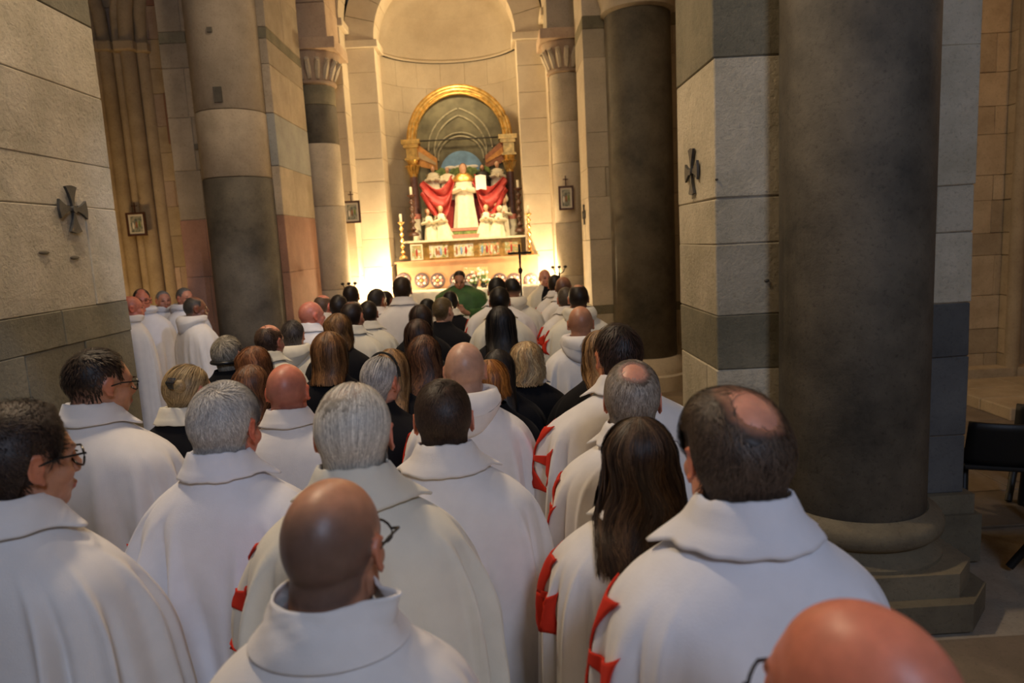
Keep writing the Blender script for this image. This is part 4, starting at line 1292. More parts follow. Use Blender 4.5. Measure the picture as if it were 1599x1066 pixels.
# body below the neck (skin modifier), built once
def body_base():
    J = {}; E_ = []; v = []
    def a(n, p, r, par=None):
        J[n] = len(v); v.append((p, r))
        if par: E_.append((J[par], J[n]))
    a('pel', (0, 0, .95), (.14, .10)); a('bel', (0, .01, 1.08), (.13, .095), 'pel'); a('che', (0, -.01, 1.28), (.14, .10), 'bel'); a('nk', (0, -.02, 1.41), (.07, .06), 'che')
    for s_, n in ((1, 'r'), (-1, 'l')):
        a('sh'+n, (s_*.15, -.02, 1.37), (.055, .055), 'nk'); a('el'+n, (s_*.215, -.01, 1.10), (.042, .042), 'sh'+n)
        a('wr'+n, (s_*.07, .19, 1.13), (.028, .024), 'el'+n); a('pa'+n, (s_*.03, .235, 1.16), (.030, .018), 'wr'+n)
        for q in range(4):
            b = (s_*.012, .25+.0, 1.145+.022*q)
            a('f%d%s' % (q, n), b, (.010, .010), 'pa'+n); a('g%d%s' % (q, n), (-s_*.012, .262, 1.15+.020*q+.01), (.009, .009), 'f%d%s' % (q, n)); a('h%d%s' % (q, n), (-s_*.032, .258, 1.155+.019*q+.01), (.007, .007), 'g%d%s' % (q, n))
        a('t'+n, (s_*.035, .225, 1.20), (.011, .011), 'pa'+n); a('u'+n, (s_*.02, .235, 1.225), (.008, .008), 't'+n)
        a('hp'+n, (s_*.09, 0, .88), (.085, .085), 'pel'); a('kn'+n, (s_*.10, .015, .49), (.058, .058), 'hp'+n); a('an'+n, (s_*.105, -.01, .10), (.038, .038), 'kn'+n); a('to'+n, (s_*.12, .12, .035), (.04, .028), 'an'+n)
    me = bpy.data.meshes.new('b'); me.from_pydata([p for p, r in v], E_, []); o = bpy.data.objects.new('b', me); COL.objects.link(o)
    sk = o.modifiers.new('s', 'SKIN'); me.skin_vertices[0].data[0].use_root = True
    for i, (p, r) in enumerate(v): me.skin_vertices[0].data[i].radius = r
    ss = o.modifiers.new('u', 'SUBSURF'); ss.levels = 1
    ev = o.evaluated_get(bpy.context.evaluated_depsgraph_get()).to_mesh()
    V = np.empty(len(ev.vertices)*3); ev.vertices.foreach_get('co', V); V = V.reshape(-1, 3); Fc = [tuple(p.vertices) for p in ev.polygons]
    bpy.data.objects.remove(o)
    up_ = V[:, 2] > 1.0; V[up_, 1] = np.where(V[up_, 1] > .05, .05+(V[up_, 1]-.05)*.42, V[up_, 1]); return V, Fc
BODY = body_base()


# cloak surface ---------------------------------------------------
ZZ = np.array([1.56, 1.53, 1.50, 1.475, 1.45, 1.42, 1.385, 1.34, 1.28, 1.2, 1.05, .85, .6, .3, .04])[::-1]
RX = np.array([.062, .068, .078, .096, .135, .178, .212, .234, .248, .256, .264, .268, .272, .28, .29])[::-1]
RY = np.array([.060, .066, .076, .088, .104, .120, .136, .150, .160, .166, .175, .182, .19, .20, .21])[::-1]
CY = np.array([-.012, -.014, -.016, -.018, -.018, -.014, -.01, -.005, 0, 0, .01, .01, .01, .01, .01])[::-1]


def cloak_fn(seed, wide=1.0, deep=1.0, foldamp=1.0, black=False, scape=None):
    rng = np.random.RandomState(seed)
    folds = []
    nf = rng.randint(9, 13)
    base = np.linspace(-2.9, 2.9, nf)+rng.uniform(-.15, .15, nf)
    for c in base:
        side = abs(math.sin(c))
        amp = rng.uniform(.018, .032)*(.75+.75*side)*foldamp
        folds.append((c, amp, rng.uniform(.045, .10), 1.46-.05*rng.uniform(0, 1)-(.10*rng.uniform(.2, 1) if side < .6 else 0), rng.uniform(-.25, .25)))
        folds.append((c+rng.uniform(.13, .24), -amp*.9, rng.uniform(.04, .08), 1.44-.06*rng.uniform(0, 1)-(.09 if side < .6 else 0), rng.uniform(-.2, .2)))
    s1 = rng.randint(1000)
    def S_(a, z, off=0.0):
        def I(t):
            return sum(np.interp(z+d, ZZ, t) for d in (-.016, -.008, 0, .008, .016))/5
        rx, ry, cy = I(RX), I(RY), I(CY)
        kx = 1+(wide-1)*sstep(1.47-z, 0, .12); ky = 1+(deep-1)*sstep(1.47-z, 0, .12)
        n = 2+.5*sstep(1.46-z, 0, .1)-.3*sstep(1.2-z, 0, .5)
        sa, ca = np.sin(a), np.cos(a)
        e = 2/n
        x = rx*kx*np.sign(sa)*np.abs(sa)**e; y = -ry*ky*np.sign(ca)*np.abs(ca)**e
        disp = .006*smooth_noise(a*1.2, z*1.5, s1, .8)*sstep(1.44-z, 0, .15)
        for c, amp, w, zs, dr in folds:
            g_ = sstep(zs-z, 0, .24)*(.8+.5*sstep(1.2-z, 0, .8))
            for sh in (0, 2*PI, -2*PI):
                dd = (a-c-sh-dr*(zs-z))/w
                disp = disp+amp*g_*np.exp(-dd*dd)
        nx, ny = np.sign(sa)*np.abs(sa)**(2-e)/np.maximum(rx*kx, 1e-3), -np.sign(ca)*np.abs(ca)**(2-e)/np.maximum(ry*ky, 1e-3)
        nl = np.sqrt(nx*nx+ny*ny)+1e-9; nx, ny = nx/nl, ny/nl
        disp = disp+off
        up_ = off*sstep(z, 1.28, 1.46)
        return np.stack([x+nx*disp, y+cy+ny*disp, z+up_*.9], -1)
    return S_


def add_cloak(root, fn, mat, lod, ztop=1.515, name='cloak', yoke=False):
    na = (220, 104, 56)[lod]; nz = (70, 40, 26)[lod]
    t = np.linspace(0, 1, nz); z = ztop-(ztop-.035)*(t**1.75)
    a = np.linspace(-PI, PI, na, endpoint=False)[:, None]+np.zeros((1, nz)); Z = z[None]+np.zeros((na, 1))
    V = fn(a, Z).reshape(-1, 3)
    me = np_mesh(name, V, grid_quads(na, nz, True)[:, ::-1])
    return link(name, me, mat, root, True)


def add_collar(root, fn, kind, mat, lod, seed):
    rng = np.random.RandomState(seed+3)
    na = (120, 60, 40)[lod]; nv = 14
    A = math.radians(152)
    a = np.linspace(-A, A, na)[:, None]+np.zeros((1, nv)); v = np.linspace(0, 1, nv)[None]+np.zeros((na, 1))
    if kind in ('fold', 'wide'):
        # inner stand then turned down over the cloak
        tip = np.exp(-((np.abs(a)-math.radians(118))/.28)**2)
        flap = (.058 if kind == 'fold' else .078)+.050*tip+.008*smooth_noise(a, a*0, seed, 1)
        hgt = .040+.012*np.cos(a)+.004*smooth_noise(a*1.5, a*0, seed+7, 1)
        zin = 1.500
        up_ = sstep(v, 0, .32); dn = np.clip((v-.32)/.68, 0, 1)
        r_in = .070
        Pin = np.stack([r_in*np.sin(a), -.016-r_in*1.0*np.cos(a), zin-.02+0*a], -1)
        Ptop = np.stack([(r_in+.006)*np.sin(a), -.016-(r_in+.006)*np.cos(a), zin+hgt], -1)
        # outer path: goes down along cloak
        zo = (1.500+hgt*.2)-flap*dn*.62
        Po = fn(a, np.minimum(zo, 1.53), .009+.004*np.sin(dn*PI))
        P = Pin*(1-up_)[..., None]+Ptop*up_[..., None]
        w = sstep(dn, 0, .35)[..., None]
        Pd = Ptop+(Po-Ptop)*w
        rnd = np.sin(np.clip(dn/.35, 0, 1)*PI)[..., None]*.006
        P = np.where((v > .32)[..., None], Pd+rnd*np.array([0, 0, 1.0]), P)
        # wing lifts a little
        P[..., 2] += tip*dn*.010
    elif kind == 'stand':
        tip = np.exp(-((a-math.radians(78))/.22)**2)
        z = 1.466+.076*v+.006*tip*v
        r_ = .112-.036*v+.050*tip*v**1.5+.004*smooth_noise(a*1.3, v*2, seed, 1)
        P = np.stack([r_*1.08*np.sin(a), -.018-r_*.98*np.cos(a), z-.0*v], -1)
        base = fn(a, 1.455+0*v, .006)
        k = (1-sstep(v, 0, .45))[..., None]; P = P*(1-k)+(base*(1-k*.0))*k
        # folded band at the foot of the collar
    else:   # hood
        na = (110, 60, 36)[lod]; nv = 22
        a = np.linspace(-PI, PI, na, endpoint=False)[:, None]+np.zeros((1, nv)); v = np.linspace(0, 2*PI, nv)[None]+np.zeros((na, 1))
        back = np.clip(np.cos(a), 0, 1)**1.5
        R0 = .098+.018*back; tr = .030+.012*back+.004*smooth_noise(a*2, v*.4, seed, 1)
        trz = .034+.050*back
        zc_ = 1.505-.045*back+.0*a
        r_ = R0+tr*np.cos(v)*(1+.15*np.sin(3*v+a*2))+.010*back*np.clip(-np.sin(v), 0, 1)
        P = np.stack([r_*1.05*np.sin(a), -.018-r_*np.cos(a), zc_+trz*np.sin(v)], -1)
        me = np_mesh('hood', P.reshape(-1, 3), grid_quads(na, nv, True)); o = link('hood', me, mat, root, True); return o
    me = np_mesh('collar', P.reshape(-1, 3), grid_quads(na, nv)); o = link('collar', me, mat, root, True)
    sd = o.modifiers.new('s', 'SOLIDIFY'); sd.thickness = .004; sd.offset = 0
    return o


def add_cross(root, fn, a0, z0, r, lod):
    """flared red cross sewn on the left front of the cloak; arms mapped on the cloak surface"""
    rx = .27
    V = []; Q = []; off = 0
    nu, nv = (14, 9) if lod < 2 else (7, 5)
    for k in range(4):
        u = np.linspace(0, 1, nu)[:, None]+np.zeros((1, nv)); v = np.linspace(-1, 1, nv)[None]+np.zeros((nu, 1))
        w = .07+.43*u**1.8
        L = u*(1-.12*(1-v*v)*u)
        X = L; Y = v*w
        c, s_ = math.cos(k*PI/2), math.sin(k*PI/2)
        xx, yy = (X*c-Y*s_)*r, (X*s_+Y*c)*r
        P = fn(a0+xx/.21, z0+yy, .0045)
        V.append(P.reshape(-1, 3)); Q.append(grid_quads(nu, nv, False, off)); off += nu*nv
    me = np_mesh('red_cross', np.concatenate(V), np.concatenate(Q)); o = link('red_cross', me, M['redcloth'], root, True)
    sd = o.modifiers.new('s', 'SOLIDIFY'); sd.thickness = .004; sd.offset = 0
    return o


SK = dict(tan=(.50, .235, .135), pink=(.60, .27, .18), pale=(.56, .32, .22), red=(.60, .20, .125), brown=(.33, .15, .085), dark=(.20, .085, .05))


QUEUE = []
def person(label, px, py, depth, *a, **k):
    QUEUE.append([label, px, py, depth, a, k])


def make_person(label, px, py, depth, skin='tan', hair=None, kind='short', garment='white', collar='fold', yaw=0, tilt=0, roll=0, body_yaw=None, cross=True, glasses=False, wide=1.0, deep=1.0, fem=False, lod=None, seed=0, stubble=None, foldamp=1.0, group='cloaked congregation', extra=None, drop=0.0, maxs=1.09, mins=.90):
    p = atd(px, py, depth)
    s = p[2]/(HREF-drop)
    if not (mins <= s <= maxs):
        print('SCALE', label[:40], round(s, 3), 'z', round(p[2], 3)); s = min(max(s, mins), maxs)
    if lod is None: lod = 0 if depth < 2.4 else 1 if depth < 5 else 2
    by = yaw*.45 if body_yaw is None else body_yaw
    root = empty('person', (p[0], p[1]-(HC[1]-.012)*s, 0), label, 'person', group)
    root.rotation_euler.z = math.radians(by); root.scale = (s, s, s)
    hy = math.radians(yaw-by); tl = math.radians(-tilt); rl = math.radians(roll)
    Rm = np.array(Matrix.Rotation(hy, 3, 'Z') @ Matrix.Rotation(tl, 3, 'X') @ Matrix.Rotation(rl, 3, 'Y'))
    piv = np.array([0, -.03, -.10])
    def H(V):
        return (V-piv)@Rm.T+piv+HC-np.array([0, 0, drop])
    Vh, Fh = HEADS[('f' if fem else 'm')+('_hi' if lod == 0 else '_lo')]
    if lod == 0 and fem: Vh, Fh = HEADS['f_hi']
    w = sstep(Vh[:, 2], -.20, -.08)[:, None]
    Vt = H(Vh)*w+(Vh+HC)*(1-w)
    V = np.concatenate([Vt, BODY[0]]); n0 = len(Vt); Fc = Fh+[tuple(i+n0 for i in f) for f in BODY[1]]
    me = mesh('body', V, Fc)
    # skin colours
    c = np.array(SK[skin]); rng = np.random.RandomState(seed)
    C = np.repeat(c[None], len(V), 0)
    hv = Vh
    top = sstep(hv[:, 2], .02, .12)[:, None]
    C[:n0] = C[:n0]*(1+.06*top)
    ears = (np.abs(hv[:, 0]) > .078)[:, None]
    C[:n0] = np.where(ears, C[:n0]*np.array([1.1, .85, .8]), C[:n0])
    if stubble is not None:
        sc_, amt, low = stubble
        m_ = hairmask(hv)*(1-ears[:, 0])
        ring = m_*(1-sstep(np.sqrt(hv[:, 0]**2+(hv[:, 1]-.015)**2+(hv[:, 2]-.12)**2)*-1, -low-.035, -low+.035))
        C[:n0] = C[:n0]*(1-(ring*amt)[:, None])+np.array(sc_)*(ring*amt)[:, None]
    # eyes / brows / lips as pigment
    for s_ in (-1, 1):
        d = np.sqrt(((hv[:, 0]-s_*.030)/.013)**2+((hv[:, 2]-.004)/.006)**2); m_ = ((d < 1) & (hv[:, 1] > .05))[:, None]; C[:n0] = np.where(m_, np.array([.05, .03, .03]), C[:n0])
        d = np.sqrt(((hv[:, 0]-s_*.028)/.020)**2+((hv[:, 2]-.026)/.005)**2); m_ = ((d < 1) & (hv[:, 1] > .05))[:, None]; C[:n0] = np.where(m_, C[:n0]*.35, C[:n0])
    d = np.sqrt((hv[:, 0]/.024)**2+((hv[:, 2]+.065)/.009)**2); m_ = ((d < 1) & (hv[:, 1] > .06))[:, None]; C[:n0] = np.where(m_, C[:n0]*np.array([.85, .5, .5]), C[:n0])
    set_col(me, C)
    link('body', me, M['skin'], root, True)
    fn = cloak_fn(seed*7+3, wide, deep, foldamp)
    if hair:
        fn_ = dict(short=short_hair, long=long_hair, bun=bun_hair)[kind]
        V_, Q_, C_ = fn_(hair, fem, lod, seed+11)
        if kind == 'long':
            # skull part follows the head, the lower fall keeps to the back
            w = sstep(V_[:, 2], -.30, -.05)[:, None]; V2 = H(V_)*w+(V_@np.array(Matrix.Rotation(hy, 3, 'Z')).T+HC)*(1-w)
        else: V2 = H(V_)
        if kind == 'long':
            k_ = 1-sstep(V2[:, 2], 1.42, 1.56)
            xl_ = hair.get('fan', .16)
            V2[:, 0] = V2[:, 0]*(1-k_)+xl_*np.tanh(V2[:, 0]/xl_)*k_
            rx_ = np.interp(V2[:, 2], ZZ, RX)+.012; ry_ = np.interp(V2[:, 2], ZZ, RY)+(.016 if collar else .010); cy_ = np.interp(V2[:, 2], ZZ, CY)
            q_ = np.clip(1-(np.abs(V2[:, 0])/rx_)**2.3, 0, 1)**(1/2.3)
            dep_ = (-V2[:, 1]).clip(0, .4)
            yb_ = cy_-ry_*q_-.12*dep_
            V2[:, 1] = np.where((V2[:, 2] < 1.535) & (V2[:, 1] < .02), np.minimum(V2[:, 1], yb_), V2[:, 1])
        me = np_mesh('hair', V2, Q_); set_col(me, C_); link('hair', me, M['hair'], root, True)
    mt = M[garment]
    add_cloak(root, fn, mt, lod)
    if collar:
        ck, cm = collar if isinstance(collar, tuple) else (collar, garment)
        add_collar(root, fn, ck, M[cm], lod, seed)
    if cross: add_cross(root, fn, -1.80 if cross is True else cross[0], 1.24 if cross is True else cross[1], .13 if cross is True else cross[2], lod)
    if glasses:
        def T(P): return [tuple(H(np.array([q]))[0]) for q in P]
        m = MB()
        for s_ in (-1, 1):
            m.tube(T([(s_*.082, -.005, .004), (s_*.083, .03, .012), (s_*.079, .085, .012)]), .0024, 6)
            m.tube(T([(s_*.034+.030*math.cos(t)*1.0, .098-.008*abs(math.cos(t)), .0+.022*math.sin(t)) for t in np.linspace(0, 2*PI, 17)]), .0024, 6)
            m.tube(T([(s_*.079, .085, .012), (s_*.064, .093, .008)]), .0028, 6)
        m.tube(T([(-.008, .103, .004), (.008, .103, .004)]), .002, 6)
        m.build('eyeglasses', M['lens'], root, True)
    if extra: extra(root, fn, H)
    return root


DARK = (.022, .013, .009); DK2 = (.05, .028, .016)
BROWN = (.055, .028, .014); BR2 = (.14, .075, .038)
BLOND = (.34, .20, .085); BL2 = (.62, .44, .22)
AUB = (.13, .042, .014); AU2 = (.30, .11, .035)
SILV = (.30, .28, .26); SI2 = (.66, .63, .58)
GREYB = (.16, .12, .09); GR2 = (.38, .31, .24)


def clip_fn(pos, mat, kind='claw'):
    def f(root, fn, H):
        m = MB(); p = np.array(pos)
        def T(P): return [tuple(H(np.array([q]))[0]) for q in P]
        if kind == 'claw':
            for k in range(5):
                x = -.02+.010*k
                m.tube(T([p+np.array([x, 0, .022]), p+np.array([x, -.012, .0]), p+np.array([x*.6, -.002, -.022])]), .003, 6)
            m.tube(T([p+np.array([-.024, -.008, .004]), p+np.array([.024, -.008, .004])]), .004, 6)
        elif kind == 'flower':
            for k in range(5):
                a = 2*PI*k/5
                m.tube(T([p, p+np.array([.014*math.cos(a), -.006, .014*math.sin(a)+.0]), p+np.array([.026*math.cos(a), -.002, .026*math.sin(a)])]), .0045, 6)
        else:   # bow / band
            m.tube(T([np.array([.09*math.sin(t), -.0-.0*t, .02+.115*math.cos(t)]) + np.array([0, pos[1], 0]) for t in np.linspace(-1.5, 1.5, 24)]), .006, 6)
        m.build('hair_band' if kind == 'band' else 'hair_clip', mat, root, True)
    return f


WG = 'people in white cloaks'; BG = 'people in black clothes'
BS = ((.10, .07, .055), .75, .10)      # dark stubble below the crown

# ---- nearest figures
person('bald man in a white cloak at the front centre, glasses, dark stubble', 509, 834, 1.17, 'tan', None, garment='white', collar='stand', yaw=-14, tilt=6, glasses=True, stubble=((.085, .062, .052), .82, .105), seed=1, cross=False, group=WG)
person('man at right foreground in bright white cloak, dark hair with bald crown', 1153, 688, 1.28, 'pink',
       dict(col=(.045, .030, .022), col2=(.14, .095, .065), thick=.024, n=9000, len=.045, mess=.45, w=.0006, bald=[(.010, -.082, .100, .052, .022, 1.0), (.0, -.03, .13, .045, .02, .85)], scalp=(.52, .24, .15), lift=.002), garment='white3', collar='wide', yaw=12, tilt=4, seed=2, wide=1.02, foldamp=.6, group=WG)
person('blurred shiny bald head with glasses at the bottom right corner', 1366, 1072, .74, 'red', None, garment='white', yaw=32, tilt=2, glasses=True, seed=3, cross=False, group=WG)
person('dark curly haired man with glasses cut by the left frame edge', 10, 702, 1.50, 'tan',
       dict(col=(.020, .012, .009), col2=(.07, .042, .028), thick=.024, n=9000, len=.03, mess=.9, swirl=1.5, lift=.004, bald=[(.02, -.02, .125, .04, .03, .75)], scalp=(.42, .18, .11)), garment='white', yaw=-34, tilt=4, glasses=True, seed=4, cross=False, group=WG, stubble=((.2, .12, .1), .3, .1), foldamp=1.3)
person('man with short black faded haircut and glasses at left, by the pier', 143, 588, 2.5, 'tan',
       dict(col=DARK, col2=DK2, thick=.016, n=7000, len=.018, mess=.3, fade=(-.07, .045)), garment='white', yaw=-38, body_yaw=-12, tilt=5, glasses=True, seed=5, wide=1.16, group=WG, cross=False, maxs=1.16)
person('silver haired man in a cotton-white cloak, second row left', 343, 652, 1.96, 'red',
       dict(col=SILV, col2=SI2, thick=.020, n=9000, len=.040, mess=.40, swirl=.9, greyside=(.30, .28, .26)), garment='white3', yaw=-16, tilt=8, seed=6, foldamp=1.7, group=WG)
person('elderly man with long thin white hair and cream cloak, centre', 550, 662, 1.62, 'pink',
       dict(col=(.42, .38, .32), col2=(.78, .72, .60), thick=.013, low=.035, n=8000, len=.10, mess=.05, wa=PI, swirl=0, bald=[(0, -.02, .125, .06, .05, .82)], scalp=(.62, .36, .26), greyside=(.30, .28, .26)), garment='white2', yaw=0, tilt=4, seed=7, wide=1.02, group=WG, foldamp=1.5, collar='wide', stubble=((.62, .55, .45), .6, .1))
person('bald man with reddish neck in a white cloak, left of the white haired man', 448, 603, 2.75, 'red', None, garment='white', yaw=2, seed=8, group=WG, stubble=((.22, .10, .08), .5, .10), cross=False)
person('man with dark cropped hair thinning on top, centre, wide soft collar', 692, 642, 2.02, 'pink',
       dict(col=(.024, .014, .009), col2=(.06, .032, .02), thick=.012, n=9000, len=.022, mess=.25, bald=[(.016, -.088, .09, .026, .02, .55), (0, .0, .125, .035, .03, .7)], scalp=(.36, .17, .10)), garment='white', collar='wide', yaw=3, tilt=6, seed=9, wide=1.06, group=WG)
person('clean-shaven bald man with a white hood, centre', 725, 570, 2.75, 'pale', None, garment='white', collar='hood', yaw=-3, tilt=4, seed=10, wide=1.03, group=WG, stubble=((.34, .20, .14), .4, .10))
person('grey haired man with a pink bald spot, before the dark haired tall man', 985, 612, 2.12, 'pink',
       dict(col=GREYB, col2=(.46, .40, .33), thick=.016, n=8000, len=.035, mess=.25, bald=[(.010, -.075, .100, .044, .020, 1)], scalp=(.60, .28, .22), greyside=(.22, .17, .12)), garment='white', yaw=-14, tilt=8, seed=11, group=WG)
person('tall man with thick dark brown hair, white cloak, by the right pier', 969, 545, 2.62, 'tan',
       dict(col=(.020, .011, .008), col2=(.055, .026, .018), thick=.018, n=4200, len=.03, mess=.3), garment='white', yaw=16, tilt=8, seed=12, wide=1.2, group=WG, maxs=1.12)
person('woman with long loose dark brown hair and white cloak, right foreground', 998, 708, 1.72, 'tan',
       dict(col=(.030, .016, .010), col2=(.10, .055, .028), thick=.019, fan=.26, zend=-.235, spread=1.5, flare=.25, wave=.018, freq=34, n=3600, amax=125, w=.0011), 'long', garment='white', yaw=-2, fem=True, seed=13, group=WG, collar='fold')

# ---- second depth
person('woman with blond-brown hair in black, left of the tall dark haired man', 938, 545, 3.3, 'pale',
       dict(col=(.17, .085, .035), col2=(.42, .24, .10), thick=.018, zend=-.20, spread=1.05, wave=.012, n=2600), 'long', garment='black', yaw=10, fem=True, seed=14, group=BG, cross=False, collar=None)
person('bald man in a white hooded cloak standing in the right file', 906, 500, 4.35, 'tan', None, garment='white', collar='hood', yaw=-8, seed=15, group=WG, stubble=((.2, .1, .07), .5, .1), cross=False, mins=.9)
person('dark haired man with a bald crown and wide cream hood, right file', 903, 462, 5.6, 'tan',
       dict(col=DARK, col2=BR2, thick=.014, n=5000, bald=[(.0, -.03, .13, .045, .02, 1)], scalp=(.45, .2, .12)), garment='white2', collar='hood', seed=16, wide=1.1, group=WG)
person('grey-brown haired person in white behind the hooded cream cloak', 884, 464, 6.3, 'tan',
       dict(col=(.12, .09, .06), col2=(.22, .16, .11), thick=.016), garment='white', yaw=8, seed=17, group=WG)
person('tanned bald man in white, fourth from the front of the right file', 879, 446, 7.0, 'brown', None, garment='white', yaw=-20, seed=18, group=WG, stubble=((.07, .04, .03), .8, .11))
person('dark haired man in white near the front of the right file', 867, 442, 7.7, 'tan', dict(col=DARK, col2=BR2, thick=.016), garment='white', seed=19, group=WG)


def stole(root, fn, H):
    V = []; z = np.linspace(1.49, .25, 30); P = fn(np.linspace(PI-.30, PI+.30, 9)[:, None]+np.zeros((1, 30)), z[None]+np.zeros((9, 1)), .008)
    me = np_mesh('black_front', P.reshape(-1, 3), grid_quads(9, 30)); o = link('black_front', me, M['black'], root, True)
    o.modifiers.new('s', 'SOLIDIFY').thickness = .004


person('bald man facing the camera in cream cloak open over black clothes', 850, 431, 9.3, 'pink', None, garment='white2', collar=None, yaw=196, body_yaw=190, seed=20, group='people facing the congregation', cross=False, extra=stole)


def chasuble(root, fn, H):
    # white cloth hanging from the joined hands, green sleeves
    m = MB(); m.prism([(-.03, 1.12), (-.10, 1.12), (-.12, .92), (-.02, .93)], .31, .318); m.build('white_cloth', M['linen'], root)
    for s_ in (-1, 1):
        m = MB(); m.tube([(s_*.24, .02, 1.34), (s_*.30, .10, 1.12), (s_*.10, .25, 1.13)], .07, 12, [.07, .10, .065]); m.build('sleeve', M['greencloth'], root, True)
    for s_ in (-1, 1):   # hands joined before the chest with bent fingers
        m = MB()
        m.tube([(s_*.10, .25, 1.14), (s_*.05, .29, 1.17), (s_*.02, .31, 1.20)], .025, 10, [.024, .030, .034])
        for q in range(4):
            z_ = 1.175+.020*q
            m.tube([(s_*.03, .32, z_), (-s_*.01, .335+.004*q, z_+.012), (-s_*.035+s_*.004*q, .335, z_+.016), (-s_*.048+s_*.006*abs(q-1), .328, z_+.016)], .009, 7, [.010, .010, .009, .007])
        m.tube([(s_*.035, .30, 1.21), (s_*.02, .315, 1.245), (s_*.004, .32, 1.262)], .01, 7, [.012, .010, .008])
        o = m.build('hand', plain('hand_skin', (.56, .30, .20), .5) if 'hand_skin' not in bpy.data.materials else bpy.data.materials['hand_skin'], root, True)
    # gold orphrey band down the front
    z = np.linspace(1.05, .30, 24); P = fn(np.linspace(PI-.2, PI+.2, 7)[:, None]+np.zeros((1, 24)), z[None]+np.zeros((7, 1)), .008)
    me = np_mesh('orphrey', P.reshape(-1, 3), grid_quads(7, 24)); o = link('orphrey', me, plain('green_gold_band', (.22, .22, .05), .6, noise=.4, nscale=30), root, True)


person('officiant in a green chasuble facing the people, head bowed, hands joined', 718, 433, 9.1, 'tan', dict(col=DARK, col2=DK2, thick=.014, n=5000, fade=(-.05, .05)), garment='greencloth', collar=('fold', 'linen'), drop=.06, yaw=178, body_yaw=180, tilt=14, seed=21, cross=False, group='people facing the congregation', wide=1.35, deep=1.35, foldamp=1.1, extra=chasuble)

# ---- central group in black and white
person('woman with straight black hair over a black cape edged in white', 782, 500, 4.6, 'tan', dict(col=(.006, .005, .005), col2=(.02, .014, .012), thick=.024, zend=-.22, spread=1.45, amax=126, wave=.004, n=2200), 'long', garment='black', fem=True, seed=22, group=BG, cross=False, collar=None, yaw=4)
person('dark haired person with head bowed behind the straight black haired woman', 780, 466, 5.6, 'brown', dict(col=(.012, .008, .006), col2=(.03, .016, .01), thick=.02, n=5000), garment='white2', seed=23, group=WG, tilt=8, cross=False)
person('man with a square black haircut in white, right of the officiant', 776, 450, 6.4, 'brown', dict(col=(.010, .007, .006), col2=(.02, .013, .01), thick=.022, n=5000, fade=(-.06, .05)), garment='white', seed=24, group=WG, wide=1.2)
person('dark haired man in white showing a tanned ear, below the processional cross', 800, 449, 6.9, 'brown', dict(col=(.014, .009, .007), col2=(.03, .018, .012), thick=.014, n=5000, fade=(-.06, .04)), garment='white2', yaw=20, body_yaw=0, seed=25, group=WG, wide=1.2, deep=1.1, collar='hood')
person('woman with shoulder-length blond waves and black cloak, centre right', 822, 558, 3.75, 'pale', dict(col=BLOND, col2=BL2, thick=.026, zend=-.13, spread=1.25, wave=.022, freq=38, mess=.14, n=3600), 'long', garment='black', fem=True, seed=26, group=BG, cross=False, collar=('fold', 'white'), wide=1.05, foldamp=.7)
person('woman with smooth long black hair and clothes behind the hooded bald man', 778, 572, 3.35, 'pale', dict(col=(.008, .006, .006), col2=(.028, .02, .016), thick=.018, zend=-.28, spread=1.12, wave=.003, n=3000), 'long', garment='black', fem=True, seed=27, group=BG, cross=False, collar=None)
person('person with a copper-orange bob half hidden by the hooded bald man', 765, 592, 3.05, 'pale', dict(col=(.20, .065, .012), col2=(.42, .16, .03), thick=.022, zend=-.06, wave=.004, n=3000), 'long', garment='black', fem=True, seed=28, group=BG, cross=False, collar=None)
person('woman with very long wavy auburn-brown hair, left of the hooded man', 662, 548, 3.45, 'pale', dict(col=(.050, .020, .010), col2=(.17, .07, .03), thick=.021, zend=-.32, spread=1.35, flare=.15, wave=.022, freq=34, mess=.12, n=3600), 'long', garment='black', fem=True, seed=29, group=BG, cross=False, collar=None)
person('woman with dark brown hair behind the long auburn haired woman', 653, 520, 4.4, 'pale', dict(col=(.030, .014, .008), col2=(.07, .03, .016), thick=.020, zend=-.25, spread=1.2, wave=.008, n=2600), 'long', garment='black', fem=True, seed=30, group=BG, cross=False, collar=None)
person('woman with plain dark hair, farther of two behind the auburn hair', 657, 494, 5.3, 'pale', dict(col=(.022, .012, .008), col2=(.05, .024, .014), thick=.019, zend=-.18, wave=.006, n=2600), 'long', garment='black', fem=True, seed=31, group=BG, cross=False, collar=None)
person('woman with black hair pinned up and a white collar spot, left centre', 667, 481, 6.2, 'pale', dict(col=(.010, .008, .007), col2=(.02, .014, .012), thick=.018, br=.04, n=4000), 'bun', garment='black', fem=True, seed=32, group=BG, cross=False, collar=('fold', 'white'), extra=clip_fn((.01, -.15, .05), M['metal']), yaw=-12)
person('woman with short ash-blond waves in black, before the officiant', 690, 481, 6.1, 'pale', dict(col=(.16, .11, .05), col2=(.42, .32, .17), thick=.024, n=5000, mess=.5, len=.05), garment='black', fem=True, yaw=-34, seed=33, group=BG, cross=False, collar=None, wide=1.1)
person('man with short black hair in black, directly in front of the officiant', 703, 469, 6.8, 'brown', dict(col=(.008, .006, .005), col2=(.018, .012, .01), thick=.020, n=5000), garment='black', seed=34, group=BG, cross=False, collar=('fold', 'white2'), wide=1.0)
person('woman with long straight dark blond hair and a round clip', 612, 572, 3.2, 'pale', dict(col=(.16, .075, .026), col2=(.40, .22, .085), thick=.019, zend=-.26, spread=1.1, wave=.006, n=3600), 'long', garment='black', fem=True, yaw=-6, seed=35, group=BG, cross=False, collar=None, extra=clip_fn((.005, -.125, .065), M['blackclip'], 'flower'))
